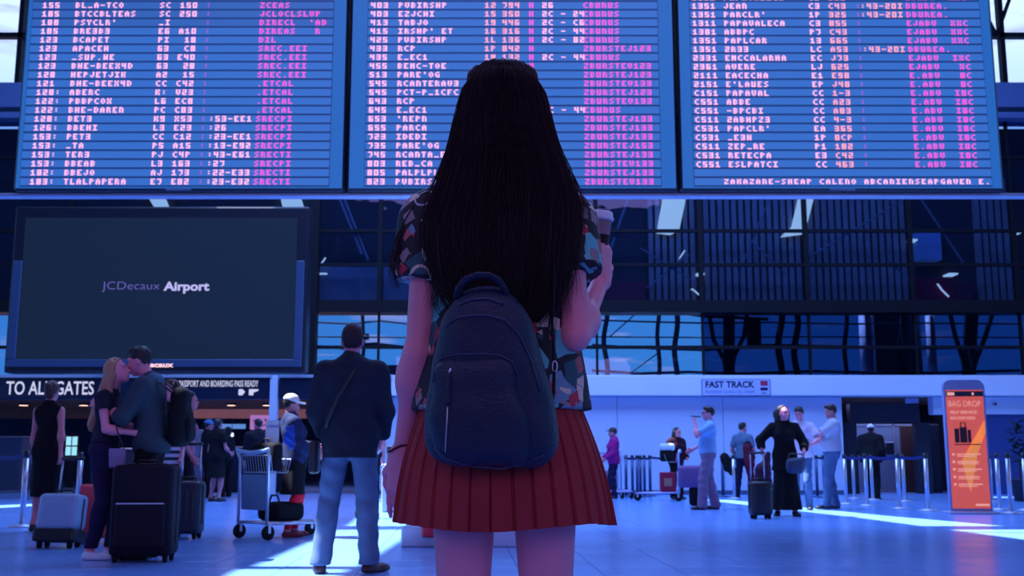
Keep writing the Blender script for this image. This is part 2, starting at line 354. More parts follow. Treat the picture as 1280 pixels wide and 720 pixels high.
SKEL = {}
def human(label, loc, rot, H=1.75, h=0.012, wid=1.0, woman=False, lean=0, side=0, yaw=0, nod=0, feet=None, hands=None, elbow=None, hdir=None, hnrm=None,
          curl=0.45, armg=1.0, belly=0.0, J=None, skin=None, top=None, bottom=None, shoe=None, hair=None, hat=None, faceup=True, cat='person', group=None, kneehint=None, bare=False, headoff=(0, 0, 0)):
    s = H / 1.75; root = thing('person', label, cat, (loc[0], loc[1], 0), rot, group)
    skin = skin or M_SKIN; J = J or {}
    pel = Vector(J.get('pelvis', (0, 0, 0.95 * s)))
    Rm = Matrix.Rotation(-R(lean), 3, 'X') @ Matrix.Rotation(R(side), 3, 'Y')
    up = lambda x, y, z: pel + Rm @ (Vector((x * s * (wid if abs(x) > 0.01 else 1), y * s, z * s)) - Vector((0, 0, 0.95 * s)))
    sw = 0.160 if woman else 0.180
    shL = Vector(J.get('shL', up(-sw, -0.01, 1.405))); shR = Vector(J.get('shR', up(sw, -0.01, 1.405)))
    feet = feet or ((-0.11, 0.0, 8), (0.11, 0.0, -8))       # x, y, toe-out degrees (positive = left)
    T = []; cw = 0.88 if woman else 1.0; cw *= wid
    T += [cone(up(-0.055, 0, 1.33), up(0.055, 0, 1.33), 0.118 * s * cw, 0.118 * s * cw, 0.05, (1, 0.84, 1)),
          cone(up(0, 0, 1.30), up(0, 0, 1.10), 0.128 * s * cw, 0.112 * s * cw + belly * 0.3, 0.06, (1.08, 0.78, 1)),
          cone(up(0, 0, 1.10), up(0, 0, 0.98), 0.115 * s * cw, 0.135 * s * cw, 0.06, (1.1, 0.80, 1)),
          cone(tuple(pel + Vector((-0.05 * s, 0, 0))), tuple(pel + Vector((0.05 * s, 0, 0))), 0.115 * s * (cw + (0.06 if woman else 0)), 0.115 * s * (cw + (0.06 if woman else 0)), 0.06, (1, 0.9, 1)),
          cone(tuple(shL.lerp(up(0, -0.01, 1.425), 0.25)), tuple(up(0, -0.01, 1.465)), 0.050 * s, 0.055 * s, 0.05), cone(tuple(shR.lerp(up(0, -0.01, 1.425), 0.25)), tuple(up(0, -0.01, 1.465)), 0.050 * s, 0.055 * s, 0.05)]
    if belly: T.append(ell(up(0, 0.07, 1.10), (0.13 * s, 0.08 * s + belly, 0.13 * s), k=0.07))
    if woman: T += [ell(up(-0.065, 0.085, 1.28), (0.06 * s, 0.05 * s, 0.06 * s), k=0.04), ell(up(0.065, 0.085, 1.28), (0.06 * s, 0.05 * s, 0.06 * s), k=0.04)]
    body = list(T)
    hc = up(0, 0.025, 1.638) + Vector(headoff); hr = Matrix.Rotation(R(yaw), 3, 'Z') @ Matrix.Rotation(-R(nod), 3, 'X')
    if 'head' in J: hc = Vector(J['head'])
    hp = lambda x, y, z: hc + hr @ Vector((x * s, y * s, z * s))
    nb = up(0, -0.015, 1.46)
    body.append(cone(nb, hp(0, -0.012, -0.06), (0.052 if woman else 0.058) * s, (0.048 if woman else 0.055) * s, 0.03))
    body += [ell(hp(0, -0.012, 0.02), (0.074 * s, 0.094 * s, 0.098 * s), hr, 0.02), ell(hp(0, 0.028, -0.045), (0.058 * s, 0.066 * s, 0.066 * s), hr, 0.03), ell(hp(0, 0.066, -0.096), (0.024 * s, 0.022 * s, 0.018 * s), hr, 0.03),
             cone(hp(0, 0.084, 0.012), hp(0, 0.108, -0.026), 0.0085 * s, 0.0125 * s, 0.012), ell(hp(0, 0.094, -0.058), (0.024 * s, 0.010 * s, 0.010 * s), hr, 0.01),
             cone(hp(-0.045, 0.074, 0.03), hp(0.045, 0.074, 0.03), 0.012 * s, 0.012 * s, 0.02),
             ell(hp(-0.074, -0.008, -0.012), (0.010 * s, 0.020 * s, 0.031 * s), hr, 0.008), ell(hp(0.074, -0.008, -0.012), (0.010 * s, 0.020 * s, 0.031 * s), hr, 0.008)]
    arms = {}; legs = {}; shoes_ = {}
    hands = hands or {}
    for sgn, nm, sh in ((-1, 'L', shL), (1, 'R', shR)):
        tgt = hands.get(nm); tgt = Vector(tgt) * s if tgt is not None else Vector((sh.x + sgn * 0.05 * s, sh.y + 0.06 * s, sh.z - 0.53 * s))
        hint = (elbow or {}).get(nm, (sgn * 0.4, -1, -0.2))
        if nm + 'e' in J: el, wr = Vector(J[nm + 'e']), Vector(J[nm + 'w'])
        else: el, wr = ik(sh, tgt, 0.285 * s, 0.25 * s, hint)
        g = (0.86 if woman else 1.0) * armg
        A = [cone(sh, el, 0.052 * s * g, 0.039 * s * g, 0.03), cone(el, wr, 0.040 * s * g, 0.0265 * s * g, 0.02), ell(tuple(el.lerp(wr, 0.25)), (0.043 * s * g,) * 3, None, 0.05)]
        dd = Vector((hdir or {}).get(nm, tuple(wr - el))); nn = Vector((hnrm or {}).get(nm, (-sgn, 0.1, 0)))
        if abs(nn.normalized().dot(dd.normalized())) > 0.95: nn = Vector((0, 0, -1)) if abs(dd.normalized().z) < 0.9 else Vector((0, 1, 0))
        c_ = curl.get(nm, 0.45) if isinstance(curl, dict) else curl
        # thumb side: forward for a hanging hand
        d_ = dd.normalized(); n_ = (nn - d_ * nn.dot(d_)).normalized(); sdv = d_.cross(n_); tside = 1 if sdv.dot(Vector((0, 1, 0.5))) > 0 else -1
        HP = hand_prims(wr, dd, nn, s * (0.92 if woman else 1.0), c_, tside)
        body += A + HP; arms[nm] = (sh, el, wr, A)
    for sgn, nm, ft in ((-1, 'L', feet[0]), (1, 'R', feet[1])):
        hip = Vector(J.get('hip' + nm, pel + Vector((sgn * 0.088 * s, 0, -0.03 * s)))); ank = Vector((ft[0] * s, ft[1] * s - 0.0, (0.085 + (ft[3] if len(ft) > 3 else 0)) * s))
        kn, ank = ik(hip, ank, 0.435 * s, 0.415 * s, (kneehint or {}).get(nm, (sgn * 0.05, 1, 0)))
        if 'kn' + nm in J: kn = Vector(J['kn' + nm])
        g = wid if not woman else 0.97
        Lg = [cone(hip, kn, 0.084 * s * g, 0.054 * s * g, 0.04), cone(kn, ank, 0.052 * s * g, 0.034 * s, 0.02), ell(tuple(kn.lerp(ank, 0.28) + Vector((0, -0.014 * s, 0))), (0.054 * s * g, 0.058 * s * g, 0.12 * s), None, 0.04)]
        a_ = R(ft[2]); tdir = Vector((-math.sin(a_), math.cos(a_), 0)); zf = 0.03 * s
        heel = Vector((ank.x, ank.y, ank.z - 0.055 * s)) - tdir * 0.025 * s; ball = Vector((ank.x, ank.y, ank.z - 0.06 * s)) + tdir * 0.125 * s; toe = ball + tdir * 0.045 * s
        Ft = [cone(heel, ball, 0.030 * s, 0.034 * s, 0.02, (1, 1, 0.8)), cone(ball, toe, 0.034 * s, 0.026 * s, 0.02, (1, 1, 0.7)), cone(ank, heel.lerp(ball, 0.3), 0.036 * s, 0.032 * s, 0.03)]
        body += Lg + Ft; legs[nm] = (hip, kn, ank, Lg); shoes_[nm] = (heel, ball, toe, ank)
    sculpt('body', body, skin, h, root)
    # eyes
    if faceup:
        for sg in (-1, 1):
            mb = MB(); c = hp(sg * 0.031, 0.081, 0.008); mb.lathe([(0.0001, -0.011 * s)] + [(0.011 * s * math.sin(a), -0.011 * s * math.cos(a)) for a in (0.6, 1.2, 1.9, 2.5)] + [(0.0001, 0.011 * s)], 8, 0, Matrix.Translation(c))
            mb.build('eye', MATS['eye_dark'], root, True)
    # garments
    if top:
        e = top.get('e', 0.014); tp = [grow(p, e) for p in T]; sl = top.get('sleeve', 1.0); hem = top.get('hem', 0.90) * s
        fl = top.get('flare', 0.0)
        tp.append(cone(up(0, 0, 1.12), (pel.x, pel.y, hem - 0.05), (0.115 * s * cw) + e + belly * 0.4, 0.14 * s * cw + e + fl, 0.05, (1.1, 0.82, 1)))
        if not top.get('sleeveless'):
            for nm in 'LR':
                sh, el, wr, A = arms[nm]
                se = e + top.get('se', 0.006)
                if sl <= 1.0:
                    q = sh.lerp(el, sl); n = (el - sh).normalized(); tp.append(grow(cone(sh, el, A[0]['ra'], A[0]['rb'] + 0.008, 0.04), se, [(q, n)]))
                else:
                    tp.append(grow(A[0], se)); q = el.lerp(wr, min(sl - 1.0, 0.97)); n = (wr - el).normalized(); tp.append(grow(cone(el, wr, A[1]['ra'], A[1]['rb'] + 0.006, 0.03), se, [(q, n)]))
        tp += top.get('extra', [])
        if top.get('collar'): tp.append(cone(nb, hp(0, -0.02, -0.10), 0.066 * s, 0.064 * s, 0.02, (1, 1, 1), [(hp(0, -0.02, -0.105), tuple((hp(0, -0.02, -0.1) - nb).normalized()))]))
        sculpt(top.get('name', 'shirt'), tp, top['mat'], h, root, folds=(top.get('fold', 0.003), 17, 11, len(label)), planes=[((0, 0, hem), (0, 0, -1))])
    if bottom:
        k = bottom['kind']; e = bottom.get('e', 0.016); bp = []
        wz = bottom.get('waist', 1.02) * s; cutz = bottom.get('cut', 0.03) * s
        if k in ('trousers', 'shorts'):
            bp = [grow(T[3], e), grow(T[2], e * 0.7)]
            for nm in 'LR':
                hip, kn, ank, Lg = legs[nm]
                bp += [grow(cone(hip, kn, Lg[0]['ra'], Lg[0]['rb'], 0.03), e), grow(cone(kn, ank - Vector((0, 0, 0.02)), Lg[1]['ra'], Lg[1]['rb'] + bottom.get('flare', 0.012), 0.02), e), grow(Lg[2], e * 0.6)]
            pl = [((0, 0, wz), (0, 0, 1)), ((0, 0, cutz), (0, 0, -1))]
            sculpt(bottom.get('name', 'trousers'), bp, bottom['mat'], h, root, folds=(bottom.get('fold', 0.0045), 13, 21, len(label)), planes=pl)
        else:
            fl = bottom.get('flare', 0.05)
            bp = [grow(T[3], e), grow(T[2], e * 0.7), cone((pel.x, pel.y, wz - 0.05), ((feet[0][0] + feet[1][0]) / 2 * s, (feet[0][1] + feet[1][1]) / 2 * s, cutz - 0.03), 0.125 * s, 0.135 * s + fl, 0.05, (1.1, 0.9, 1))]
            for nm in 'LR': bp += [grow(legs[nm][3][0], e, ()), grow(legs[nm][3][1], e, ())]
            sculpt(bottom.get('name', 'skirt'), bp, bottom['mat'], h, root, folds=(0.006, 30, 2.0, 1.0), planes=[((0, 0, wz), (0, 0, 1)), ((0, 0, cutz), (0, 0, -1))])
    if shoe:
        for nm in 'LR':
            heel, ball, toe, ank = shoes_[nm]; e = 0.010
            sculpt('shoe', [cone(heel, ball, 0.034 * s + e * 0.6, 0.036 * s + e * 0.6, 0.02, (1, 1, 0.9)), cone(ball, toe, 0.037 * s + e * 0.6, 0.030 * s + e * 0.5, 0.02, (1, 1, 0.8)), cone(ank - Vector((0, 0, 0.01)), heel.lerp(ball, 0.3), 0.040 * s, 0.038 * s, 0.03, cut=[(ank + Vector((0, 0, 0.012)), (0, 0, 1))])],
                   shoe, min(h, 0.009), root, planes=[((0, 0, 0.004 + (max(0, ank.z - 0.085 * s))), (0, 0, -1))])
    if hair:
        st, hm = hair['style'], hair['mat']; hp_ = []; hair.setdefault('line', .02 if hair['style'] == 'long' else .045)
        nf = tuple(hr @ Vector((0, 0.85, -0.5))); off = hair.get('line', 0.045)
        if st != 'bald':
            cutf = [(hp(0, off, 0.055), tuple((hr @ Vector((0, 0.80, -0.60))).normalized()))] if st != 'short' else [(hp(0, 0.045, 0.032), tuple((hr @ Vector((0, 0.66, -0.75))).normalized()))]
            hp_.append(ell(hp(0, -0.014, 0.028), (0.083 * s, 0.102 * s, 0.104 * s) if st != 'short' else (0.080 * s, 0.100 * s, 0.102 * s), hr, 0.015, cutf))
            if st == 'short': hp_.append(ell(hp(0, 0.045, 0.098), (0.050 * s, 0.045 * s, 0.024 * s), hr, 0.02))
        if st == 'bun': hp_ += [ell(hp(0, -0.10, 0.05), (0.045 * s, 0.04 * s, 0.045 * s), hr, 0.02), ell(hp(0, -0.06, -0.05), (0.055 * s, 0.045 * s, 0.05 * s), hr, 0.03)]
        if st == 'long':
            ln = hair.get('len', 0.30); wdt = hair.get('w', 0.075)
            b0 = hp(0, -0.045, -0.02); b1 = up(0, -0.125, 1.638 - ln)
            hp_ += [cone(b0, b1, wdt * s, wdt * 0.72 * s, 0.04, (1.15, 0.62, 1)), cone(hp(-0.06, -0.045, 0), up(-0.085, -0.07, 1.60 - ln * 0.7), 0.034 * s, 0.026 * s, 0.03), cone(hp(0.06, -0.045, 0), up(0.085, -0.07, 1.60 - ln * 0.7), 0.034 * s, 0.026 * s, 0.03)]
            if hair.get('frontlock'): hp_ += [cone(hp(0.080, -0.03, -0.02), up(0.11, 0.05, 1.60 - ln * 0.8), 0.022 * s, 0.018 * s, 0.03), cone(hp(-0.080, -0.03, -0.02), up(-0.11, 0.05, 1.60 - ln * 0.8), 0.022 * s, 0.018 * s, 0.03)]
        if hp_: sculpt('hair', hp_, hm, min(h, 0.010), root, folds=(0.0025, 120, 8, 0.3))
    if hat:
        cp = [ell(hp(0, -0.012, 0.045), (0.090 * s, 0.108 * s, 0.098 * s), hr, 0.01, [(hp(0, 0, 0.035), tuple(hr @ Vector((0, -0.15, -1)).normalized()))]), ell(hp(0, 0.115, 0.046), (0.070 * s, 0.075 * s, 0.010 * s), hr, 0.01)]
        sculpt('cap', cp, hat, min(h, 0.008), root)
    sk = dict(root=root, up=up, hp=hp, arms=arms, legs=legs, s=s, shL=shL, shR=shR, pel=pel, hr=hr, hc=hc)
    return sk
# ------------------------------------------------------------ shared materials
M_SKIN = mat('skin', (0.80, 0.27, 0.36), 0.5, noise=0.08, nscale=9)
M_SKIN_FAR = mat('skin_warm', (0.62, 0.22, 0.25), 0.55, noise=0.08)
mat('eye_dark', (0.02, 0.015, 0.02), 0.2)
M_BLACK = mat('black_cloth', (0.010, 0.010, 0.014), 0.85)
M_BLACKP = mat('black_plastic', (0.012, 0.013, 0.020), 0.4)
M_DARKM = mat('dark_metal', (0.012, 0.016, 0.035), 0.5)
M_CHROME = mat('brushed_metal', (0.55, 0.6, 0.75), 0.3, 0.8)
M_STEEL = mat('pale_steel', (0.5, 0.55, 0.7), 0.45, 0.5)
M_WHITE = mat('white_paint', (0.62, 0.70, 0.86), 0.5, noise=0.04, nscale=2)
M_RUBBER = mat('rubber', (0.012, 0.012, 0.016), 0.7)
M_HAIRB = mat('brown_hair', (0.035, 0.014, 0.014), 0.5, bump=0.4, bscale=90)
M_HAIRK = mat('dark_hair', (0.010, 0.007, 0.011), 0.5, bump=0.4, bscale=90)
M_SHOEK = mat('dark_shoe_leather', (0.02, 0.015, 0.022), 0.4)

YF = 26.4                                    # depth of the far wall
# ------------------------------------------------------------ unseen roof, slits shaped to throw the sun patches on the floor
ROOFZ = 14.5
def to_roof(p): p = Vector(p); k = (ROOFZ - p.z) / -SUNDIR.z; return p - SUNDIR * k
patches = [
    [(316, 708), (437, 655), (470, 624), (545, 624), (545, 648), (447, 708)],
    [(262, 730), (297, 711.5), (433, 711.5), (410, 730)],
    [(872, 624.0), (915, 625.2), (1000, 634), (1110, 645), (1330, 664), (1330, 681), (1080, 648), (905, 628)],
    [(-60, 634), (52, 629.5), (52, 632.0), (-60, 638)],
    [(1212, 620.0), (1330, 620.0), (1330, 622.2), (1212, 622.2)]]
holes = [[to_roof(G(*q)) for q in pl] for pl in patches]
outer = [Vector((-34, -12, ROOFZ)), Vector((34, -12, ROOFZ)), Vector((34, 28, ROOFZ)), Vector((-34, 28, ROOFZ))]
loops = [outer] + holes; flat = [v for l_ in loops for v in l_]
tris = tessellate_polygon(loops)
mb = MB(); mb.add(flat, tris); off = len(flat)
mb.add([v + Vector((0, 0, 0.02)) for v in flat], [t[::-1] for t in tris])
i0 = 0
for l_ in loops:
    n = len(l_)
    for k in range(n): mb.f.append((i0 + k, i0 + (k + 1) % n, i0 + (k + 1) % n + off, i0 + k + off)); mb.m.append(0)
    i0 += n
struct(mb.build('ceiling', mat('roof_panel', (0.10, 0.13, 0.2), 0.8)), 'dark unseen hall roof with slits shaped to cast the sun patches', 'roof')

mb = MB(); mb.box((-34, -12.4, -0.2), (34, -12, ROOFZ)); struct(mb.build('wall_front', mat('front_wall', (0.10, 0.12, 0.2), 0.8)), 'plain unseen wall added far behind the viewer to dim the foreground', 'wall')  # unseen wall, added to keep sky light off the woman's back
# ------------------------------------------------------------ floor of square tiles
M_GROUT = mat('grout', (0.02, 0.035, 0.09), 0.8)
M_TILE = mat('floor_tile', (0.17, 0.36, 0.78), 0.22, noise=0.10, nscale=3.0, spec=0.6)
M_TILE2 = mat('floor_tile_grey', (0.155, 0.335, 0.74), 0.26, noise=0.10, nscale=3.0, spec=0.6)
mb = MB(); mb.box((-34, -12, -0.2), (34, 45, -0.004)); floor = struct(mb.build('floor', M_GROUT), 'blue grey tiled hall floor', 'floor')
TS = 0.60; TA = math.atan(60 / FPX)
org = Vector((G(547, 720).x, G(547, 720).y, 0))
def tile_mesh(m, g=0.0022):
    a, b = g, TS - g; c = 0.003
    t = MB(); t.add([(a, a, -0.02), (b, a, -0.02), (b, b, -0.02), (a, b, -0.02), (a, a, -c * .5), (b, a, -c * .5), (b, b, -c * .5), (a, b, -c * .5), (a + c, a + c, 0), (b - c, a + c, 0), (b - c, b - c, 0), (a + c, b - c, 0)],
                    [(0, 1, 5, 4), (1, 2, 6, 5), (2, 3, 7, 6), (3, 0, 4, 7), (4, 5, 9, 8), (5, 6, 10, 9), (6, 7, 11, 10), (7, 4, 8, 11), (8, 9, 10, 11)])
    return t.mesh('tile', m)
tm = [tile_mesh(M_TILE), tile_mesh(M_TILE2)]
Rz = Matrix.Rotation(TA, 3, 'Z'); cand = []
for i in range(-45, 45):
    for j in range(-14, 62):
        p = org + Rz @ Vector((i * TS, j * TS, 0)); c = p + Rz @ Vector((TS / 2, TS / 2, 0))
        if abs(c.x) > 20 or c.y > 42: continue
        vis = 7.6 < c.y < 26 and abs(c.x) < 0.5 * c.y
        cand.append((0 if vis else 1, c.y, p, (i * 7 + j * 13) % 5 < 2))
cand.sort(key=lambda t: (t[0], t[1]))
for k, (v_, y_, p, q) in enumerate(cand[:298]):
    o = link('tile', tm[1 if q else 0], floor, p); o.rotation_euler = (0, 0, TA)
rest = MB()
for v_, y_, p, q in cand[298:]:
    a, b = 0.0022, TS - 0.0022
    tp = [p + Rz @ Vector(w) for w in ((a, a, 0), (b, a, 0), (b, b, 0), (a, b, 0))]; dn = [w - Vector((0, 0, 0.004)) for w in tp]
    rest.add(tp + dn, [(0, 1, 2, 3), (0, 4, 5, 1), (1, 5, 6, 2), (2, 6, 7, 3), (3, 7, 4, 0)], 1 if q else 0)
o = rest.build('tiles', [M_TILE, M_TILE2], floor); o['kind'] = 'stuff'

# ------------------------------------------------------------ far wall, lower storey
zf0 = P(900, 495.5, YF).z; zf1 = P(900, 470, YF).z
xw0 = P(452, 560, YF).x; xp0 = P(1055, 560, YF).x; xp1 = P(1236, 560, YF).x
M_WALL = mat('white_wall', (0.50, 0.60, 0.80), 0.55, noise=0.05, nscale=1.2)
M_FASC = mat('fascia_white', (0.62, 0.70, 0.86), 0.5, noise=0.04, nscale=1)
mb = MB(); mb.box((xw0, YF + 0.06, 0), (xp0, YF + 0.3, zf0)); wall = struct(mb.build('wall_back', M_WALL), 'white lower wall of the hall below the glazing', 'wall')
px_seams = [452, 510, 640, 772, 905, 1055]
for a, b in zip(px_seams[:-1], px_seams[1:]):
    xa, xb = P(a, 560, YF).x, P(b, 560, YF).x
    mb = MB(); mb.rbox((xa + 0.006, YF, 0.02), (xb - 0.006, YF + 0.06, zf0 - 0.015), 0.006, seg=1); mb.build('wall_panel', M_WALL, wall)
mb = MB(); mb.rbox((xw0, YF - 0.03, 0.0), (xp0, YF + 0.001, 0.10), 0.01, seg=1); struct(mb.build('baseboard_back', mat('kick_board', (0.06, 0.1, 0.2), 0.4)))
mb = MB(); xr = 15.5; mb.rbox((xw0, YF - 0.28, zf0), (xr, YF + 0.3, zf1), 0.02, seg=2); struct(mb.build('trim_1', M_FASC), 'white fascia band above the lower wall', 'fascia')
mb = MB(); mb.rbox((P(1166, 510, YF).x, YF - 0.02, P(900, 518, YF).z), (xr, YF + 0.3, zf0 - 0.01), 0.01, seg=1); struct(mb.build('trim_2', M_WALL))
mb = MB(); mb.box((xp1, YF + 0.04, 0), (xr, YF + 0.3, P(900, 518, YF).z)); wb = struct(mb.build('wall_right', mat('deep_blue_wall', (0.02, 0.05, 0.22), 0.5)), 'deep blue wall by the right edge', 'wall')
mb = MB(); cx = P(1243, 506, YF).x; cz = P(1243, 505, YF).z
mb.cyl((cx, YF - 0.02, cz), (cx, YF - 0.06, cz), 0.055, 0.05, 20); o = tag(mb.build('wall_clock', M_STEEL, smooth=False), 'small round grey fitting high on the white wall right of the orange board', 'wall fitting')
mb = MB(); mb.cyl((cx, YF - 0.06, cz), (cx, YF - 0.065, cz), 0.035, 0.03, 16); mb.build('face', M_DARKM, o)

# ------------------------------------------------------------ glazing of the upper storey
z_a = P(900, 470, YF).z; z_b = P(900, 391, YF).z; z_c = P(900, 376, YF).z; z_d = P(900, 244, YF).z
XV = [P(p, 330, YF).x for p in (1270, 1139, 1008, 876, 745, 614, 475, 395)]
XV = [P(1401, 330, YF).x] + XV + [P(345, 330, YF).x, P(215, 330, YF).x, P(84, 330, YF).x, P(-47, 330, YF).x, P(-178, 330, YF).x, P(-309, 330, YF).x, P(-440, 330, YF).x, P(-571, 330, YF).x]
XV.sort()
M_MULL = mat('mullion_black', (0.008, 0.008, 0.012), 0.7)
M_GLASS = glassy('gallery_glass', (0.62, 0.72, 0.88), 0.05)
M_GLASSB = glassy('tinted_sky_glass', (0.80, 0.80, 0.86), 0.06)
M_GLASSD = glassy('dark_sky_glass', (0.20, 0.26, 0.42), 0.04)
def glazing(name, label, x0, x1, zs, z0, z1, glass, w=0.055, xs=XV, y=YF):
    root = bpy.data.objects.new(name, None); COL.objects.link(root); struct(root, label, 'window')
    xs = [x for x in xs if x0 - 0.01 <= x <= x1 + 0.01]
    for x in xs:
        mb = MB(); ww = w * (1.0 if name == 'window_1' else 0.5); mb.box((x - ww, y - 0.04, z0), (x + ww, y + 0.08, z1)); mb.build('mullion', M_MULL, root)
    for z in zs[1:-1]:
        mb = MB(); mb.box((xs[0], y - 0.03, z - 0.04), (xs[-1], y + 0.07, z + 0.04)); mb.build('transom', M_MULL, root)
    for a, b in zip(xs[:-1], xs[1:]):
        for c, d in zip(zs[:-1], zs[1:]):
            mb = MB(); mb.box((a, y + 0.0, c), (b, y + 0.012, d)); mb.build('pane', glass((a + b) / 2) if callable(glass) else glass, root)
    return root
zs1 = [z_c, P(900, 331, YF).z, P(900, 288.5, YF).z, z_d]
glazing('window_1', 'upper gallery glazing above the black beam', XV[0], XV[-1], zs1, z_c, z_d, M_GLASS)
zs2 = [z_a, P(900, 434, YF).z, z_b]
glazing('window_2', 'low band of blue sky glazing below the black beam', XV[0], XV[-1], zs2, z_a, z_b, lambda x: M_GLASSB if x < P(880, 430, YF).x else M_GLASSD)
mb = MB(); mb.box((XV[0], YF - 0.15, z_b), (XV[-1], YF + 0.5, z_c)); struct(mb.build('trim_3', M_MULL), 'black beam between the two rows of glass', 'beam')
mb = MB(); mb.box((P(387, 330, YF).x, YF - 0.2, zf1), (P(399, 330, YF).x, YF + 0.1, z_d)); struct(mb.build('trim_4', M_MULL), 'black column beside the large dark screen', 'column')
# upper part behind the boards: bulkhead, truss and clerestory
zt0, zt1 = P(10, 150, YF).z, P(10, 108, YF).z
M_BULK = mat('bulkhead_grey', (0.10, 0.15, 0.32), 0.6)
glazing('window_3', 'dim glazing high on the far wall', XV[0], XV[-1], [z_d, (z_d + zt0) / 2, zt0], z_d, zt0, M_GLASS, y=YF)
mb = MB(); mb.box((-26, YF + 0.75, z_c), (17, YF + 0.9, zt0)); struct(mb.build('wall_back', mat('gallery_backing', (0.05, 0.042, 0.045), 0.8)), 'dark backing wall behind the upper gallery glass', 'wall')
mb = MB(); mb.box((-26, YF - 0.3, zt0 + 0.25), (17, YF + 0.5, zt1)); mb.box((-26, YF - 0.35, zt0 - 0.05), (17, YF + 0.4, zt0 + 0.10)); struct(mb.build('trim_5', M_BULK), 'grey blue beam under the clerestory windows', 'beam')
mb = MB(); zt2 = P(10, 45, YF).z
mb.box((-26, YF - 0.1, zt2 - 0.06), (17, YF + 0.1, zt2 + 0.06)); mb.box((-26, YF - 0.1, ROOFZ - 0.4), (17, YF + 0.1, ROOFZ))
for i in range(-8, 9):
    x = i * 2.2 - 0.7; mb.tube([(x, YF, zt2), (x + 1.1, YF, ROOFZ - 0.2), (x + 2.2, YF, zt2)], 0.06, 6)
for p_ in (26, 1252):
    x = P(p_, 60, YF).x; mb.box((x - 0.06, YF - 0.1, zt1), (x + 0.06, YF + 0.1, ROOFZ))
struct(mb.build('trim_6', M_MULL), 'dark roof truss in front of the bright clerestory', 'truss')

# cladding, benches and reflections built behind the gallery glass
M_CORR = mat('corrugated_cladding', (0.24, 0.21, 0.20), 0.6, noise=0.3, nscale=2)
M_CORRD = mat('cladding_groove_shade', (0.06, 0.055, 0.06), 0.7)  # groove colour darkened to paint in the shade of the recesses
def corrugated(pa, pb, name='cladding'):
    xa, xb = P(pa, 330, YF + .6).x, P(pb, 330, YF + .6).x; mb = MB(); n = int((xb - xa) / 0.17)
    w = (xb - xa) / n
    for i in range(n): mb.box((xa + i * w, YF + 0.55, z_c), (xa + i * w + w * 0.62, YF + 0.72, z_d + 0.6)); mb.box((xa + i * w + w * 0.6, YF + 0.63, z_c), (xa + (i + 1) * w, YF + 0.74, z_d + 0.6), 1)
    return mb.build(name, [M_CORR, M_CORRD])
struct(corrugated(811, 872, 'wall_gallery'), 'ribbed grey blue cladding behind glass, narrow piece by the cup', 'cladding')
struct(corrugated(881, 1004, 'wall_gallery'), 'ribbed cladding behind glass above the fast track sign', 'cladding')
struct(corrugated(1012, 1136, 'wall_gallery'), 'ribbed cladding behind glass between sign and dark lounge', 'cladding')
struct(corrugated(1222, 1266, 'wall_gallery'), 'ribbed cladding behind glass at the right end', 'cladding')
def behind(name, label, cat, pa, ya, pb, yb, m, y=YF + 0.4, d=0.345, parts=None):
    a = P(pa, yb, y); b = P(pb, ya, y); mb = MB(); mb.rbox((a.x, y, a.z), (b.x, y + d, b.z), 0.02, seg=1)
    o = mb.build(name, m); tag(o, label, cat); return o
behind('wall_recess', 'pale blue low screen wall behind glass left of the woman', 'screen wall', 398, 332, 472, 377, mat('pale_blue_panel', (0.16, 0.17, 0.20), 0.6))
behind('wall_recess', 'pale blue low screen wall behind glass beside her sleeve', 'screen wall', 478, 332, 520, 377, MATS['pale_blue_panel'])
behind('sofa', 'dark red bench behind the glass at right', 'bench', 1148, 347, 1192, 377, mat('dark_red_fabric', (0.22, 0.015, 0.04), 0.7))
behind('sofa', 'dim red bench end behind glass beside the red one', 'bench', 1193, 354, 1216, 377, mat('dim_red_fabric', (0.12, 0.02, 0.04), 0.7))
behind('sofa', 'long dull red bench behind glass beside the coffee hand', 'bench', 748, 352, 808, 377, mat('dull_red_fabric', (0.16, 0.025, 0.05), 0.7))
behind('poster', 'small blue lit panel pair in the dark lounge', 'poster', 1147, 290, 1176, 325, mat('blue_pane', (0.04, 0.1, 0.32), 0.5, emit=(0.02, 0.06, 0.2), es=0.6))
M_LIT = glow('pale_blue_glow', (0.62, 0.82, 1.0), 1.1)  # glow for small lamps and for skylight reflections built as panels
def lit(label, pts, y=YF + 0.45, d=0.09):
    mb = MB(); mb.prism([P(a, b, y) for a, b in pts], (0, d, 0)); tag(mb.build('glow_panel', M_LIT), label, 'bright panel')
lit('slanted skylight reflection built as a glowing panel behind glass, the left one', [(829, 245), (858, 245), (849, 288), (838, 293), (821, 291)])
lit('slanted skylight reflection built as a glowing panel behind glass, the right one', [(999, 245), (1018, 245), (1006, 292), (976, 296), (990, 283)])
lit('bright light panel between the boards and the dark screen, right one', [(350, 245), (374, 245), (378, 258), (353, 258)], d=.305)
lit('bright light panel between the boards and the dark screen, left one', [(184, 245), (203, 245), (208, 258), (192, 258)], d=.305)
for k, (a, b, c, d, lab) in enumerate([(397, 341, 409, 343, 'short white light strip behind glass beside the dark column'), (871, 341, 881, 343, 'short white light strip behind glass near the middle mullion'), (1186, 341, 1198, 343, 'short white light strip above the red bench'),
                                    (1138, 298.5, 1147, 301, 'small white lamp on the mullion left of the dark lounge'), (1271, 288, 1278, 291, 'small white lamp at the far right end of the glazing')]):
    y = YF + 0.35; mb = MB(); p0, p1 = P(a, d, y), P(c, b, y); mb.rbox((p0.x, y, p0.z), (p1.x, y + 0.39, p1.z), 0.01, seg=1); tag(mb.build('strip_light', M_LIT), lab, 'light')
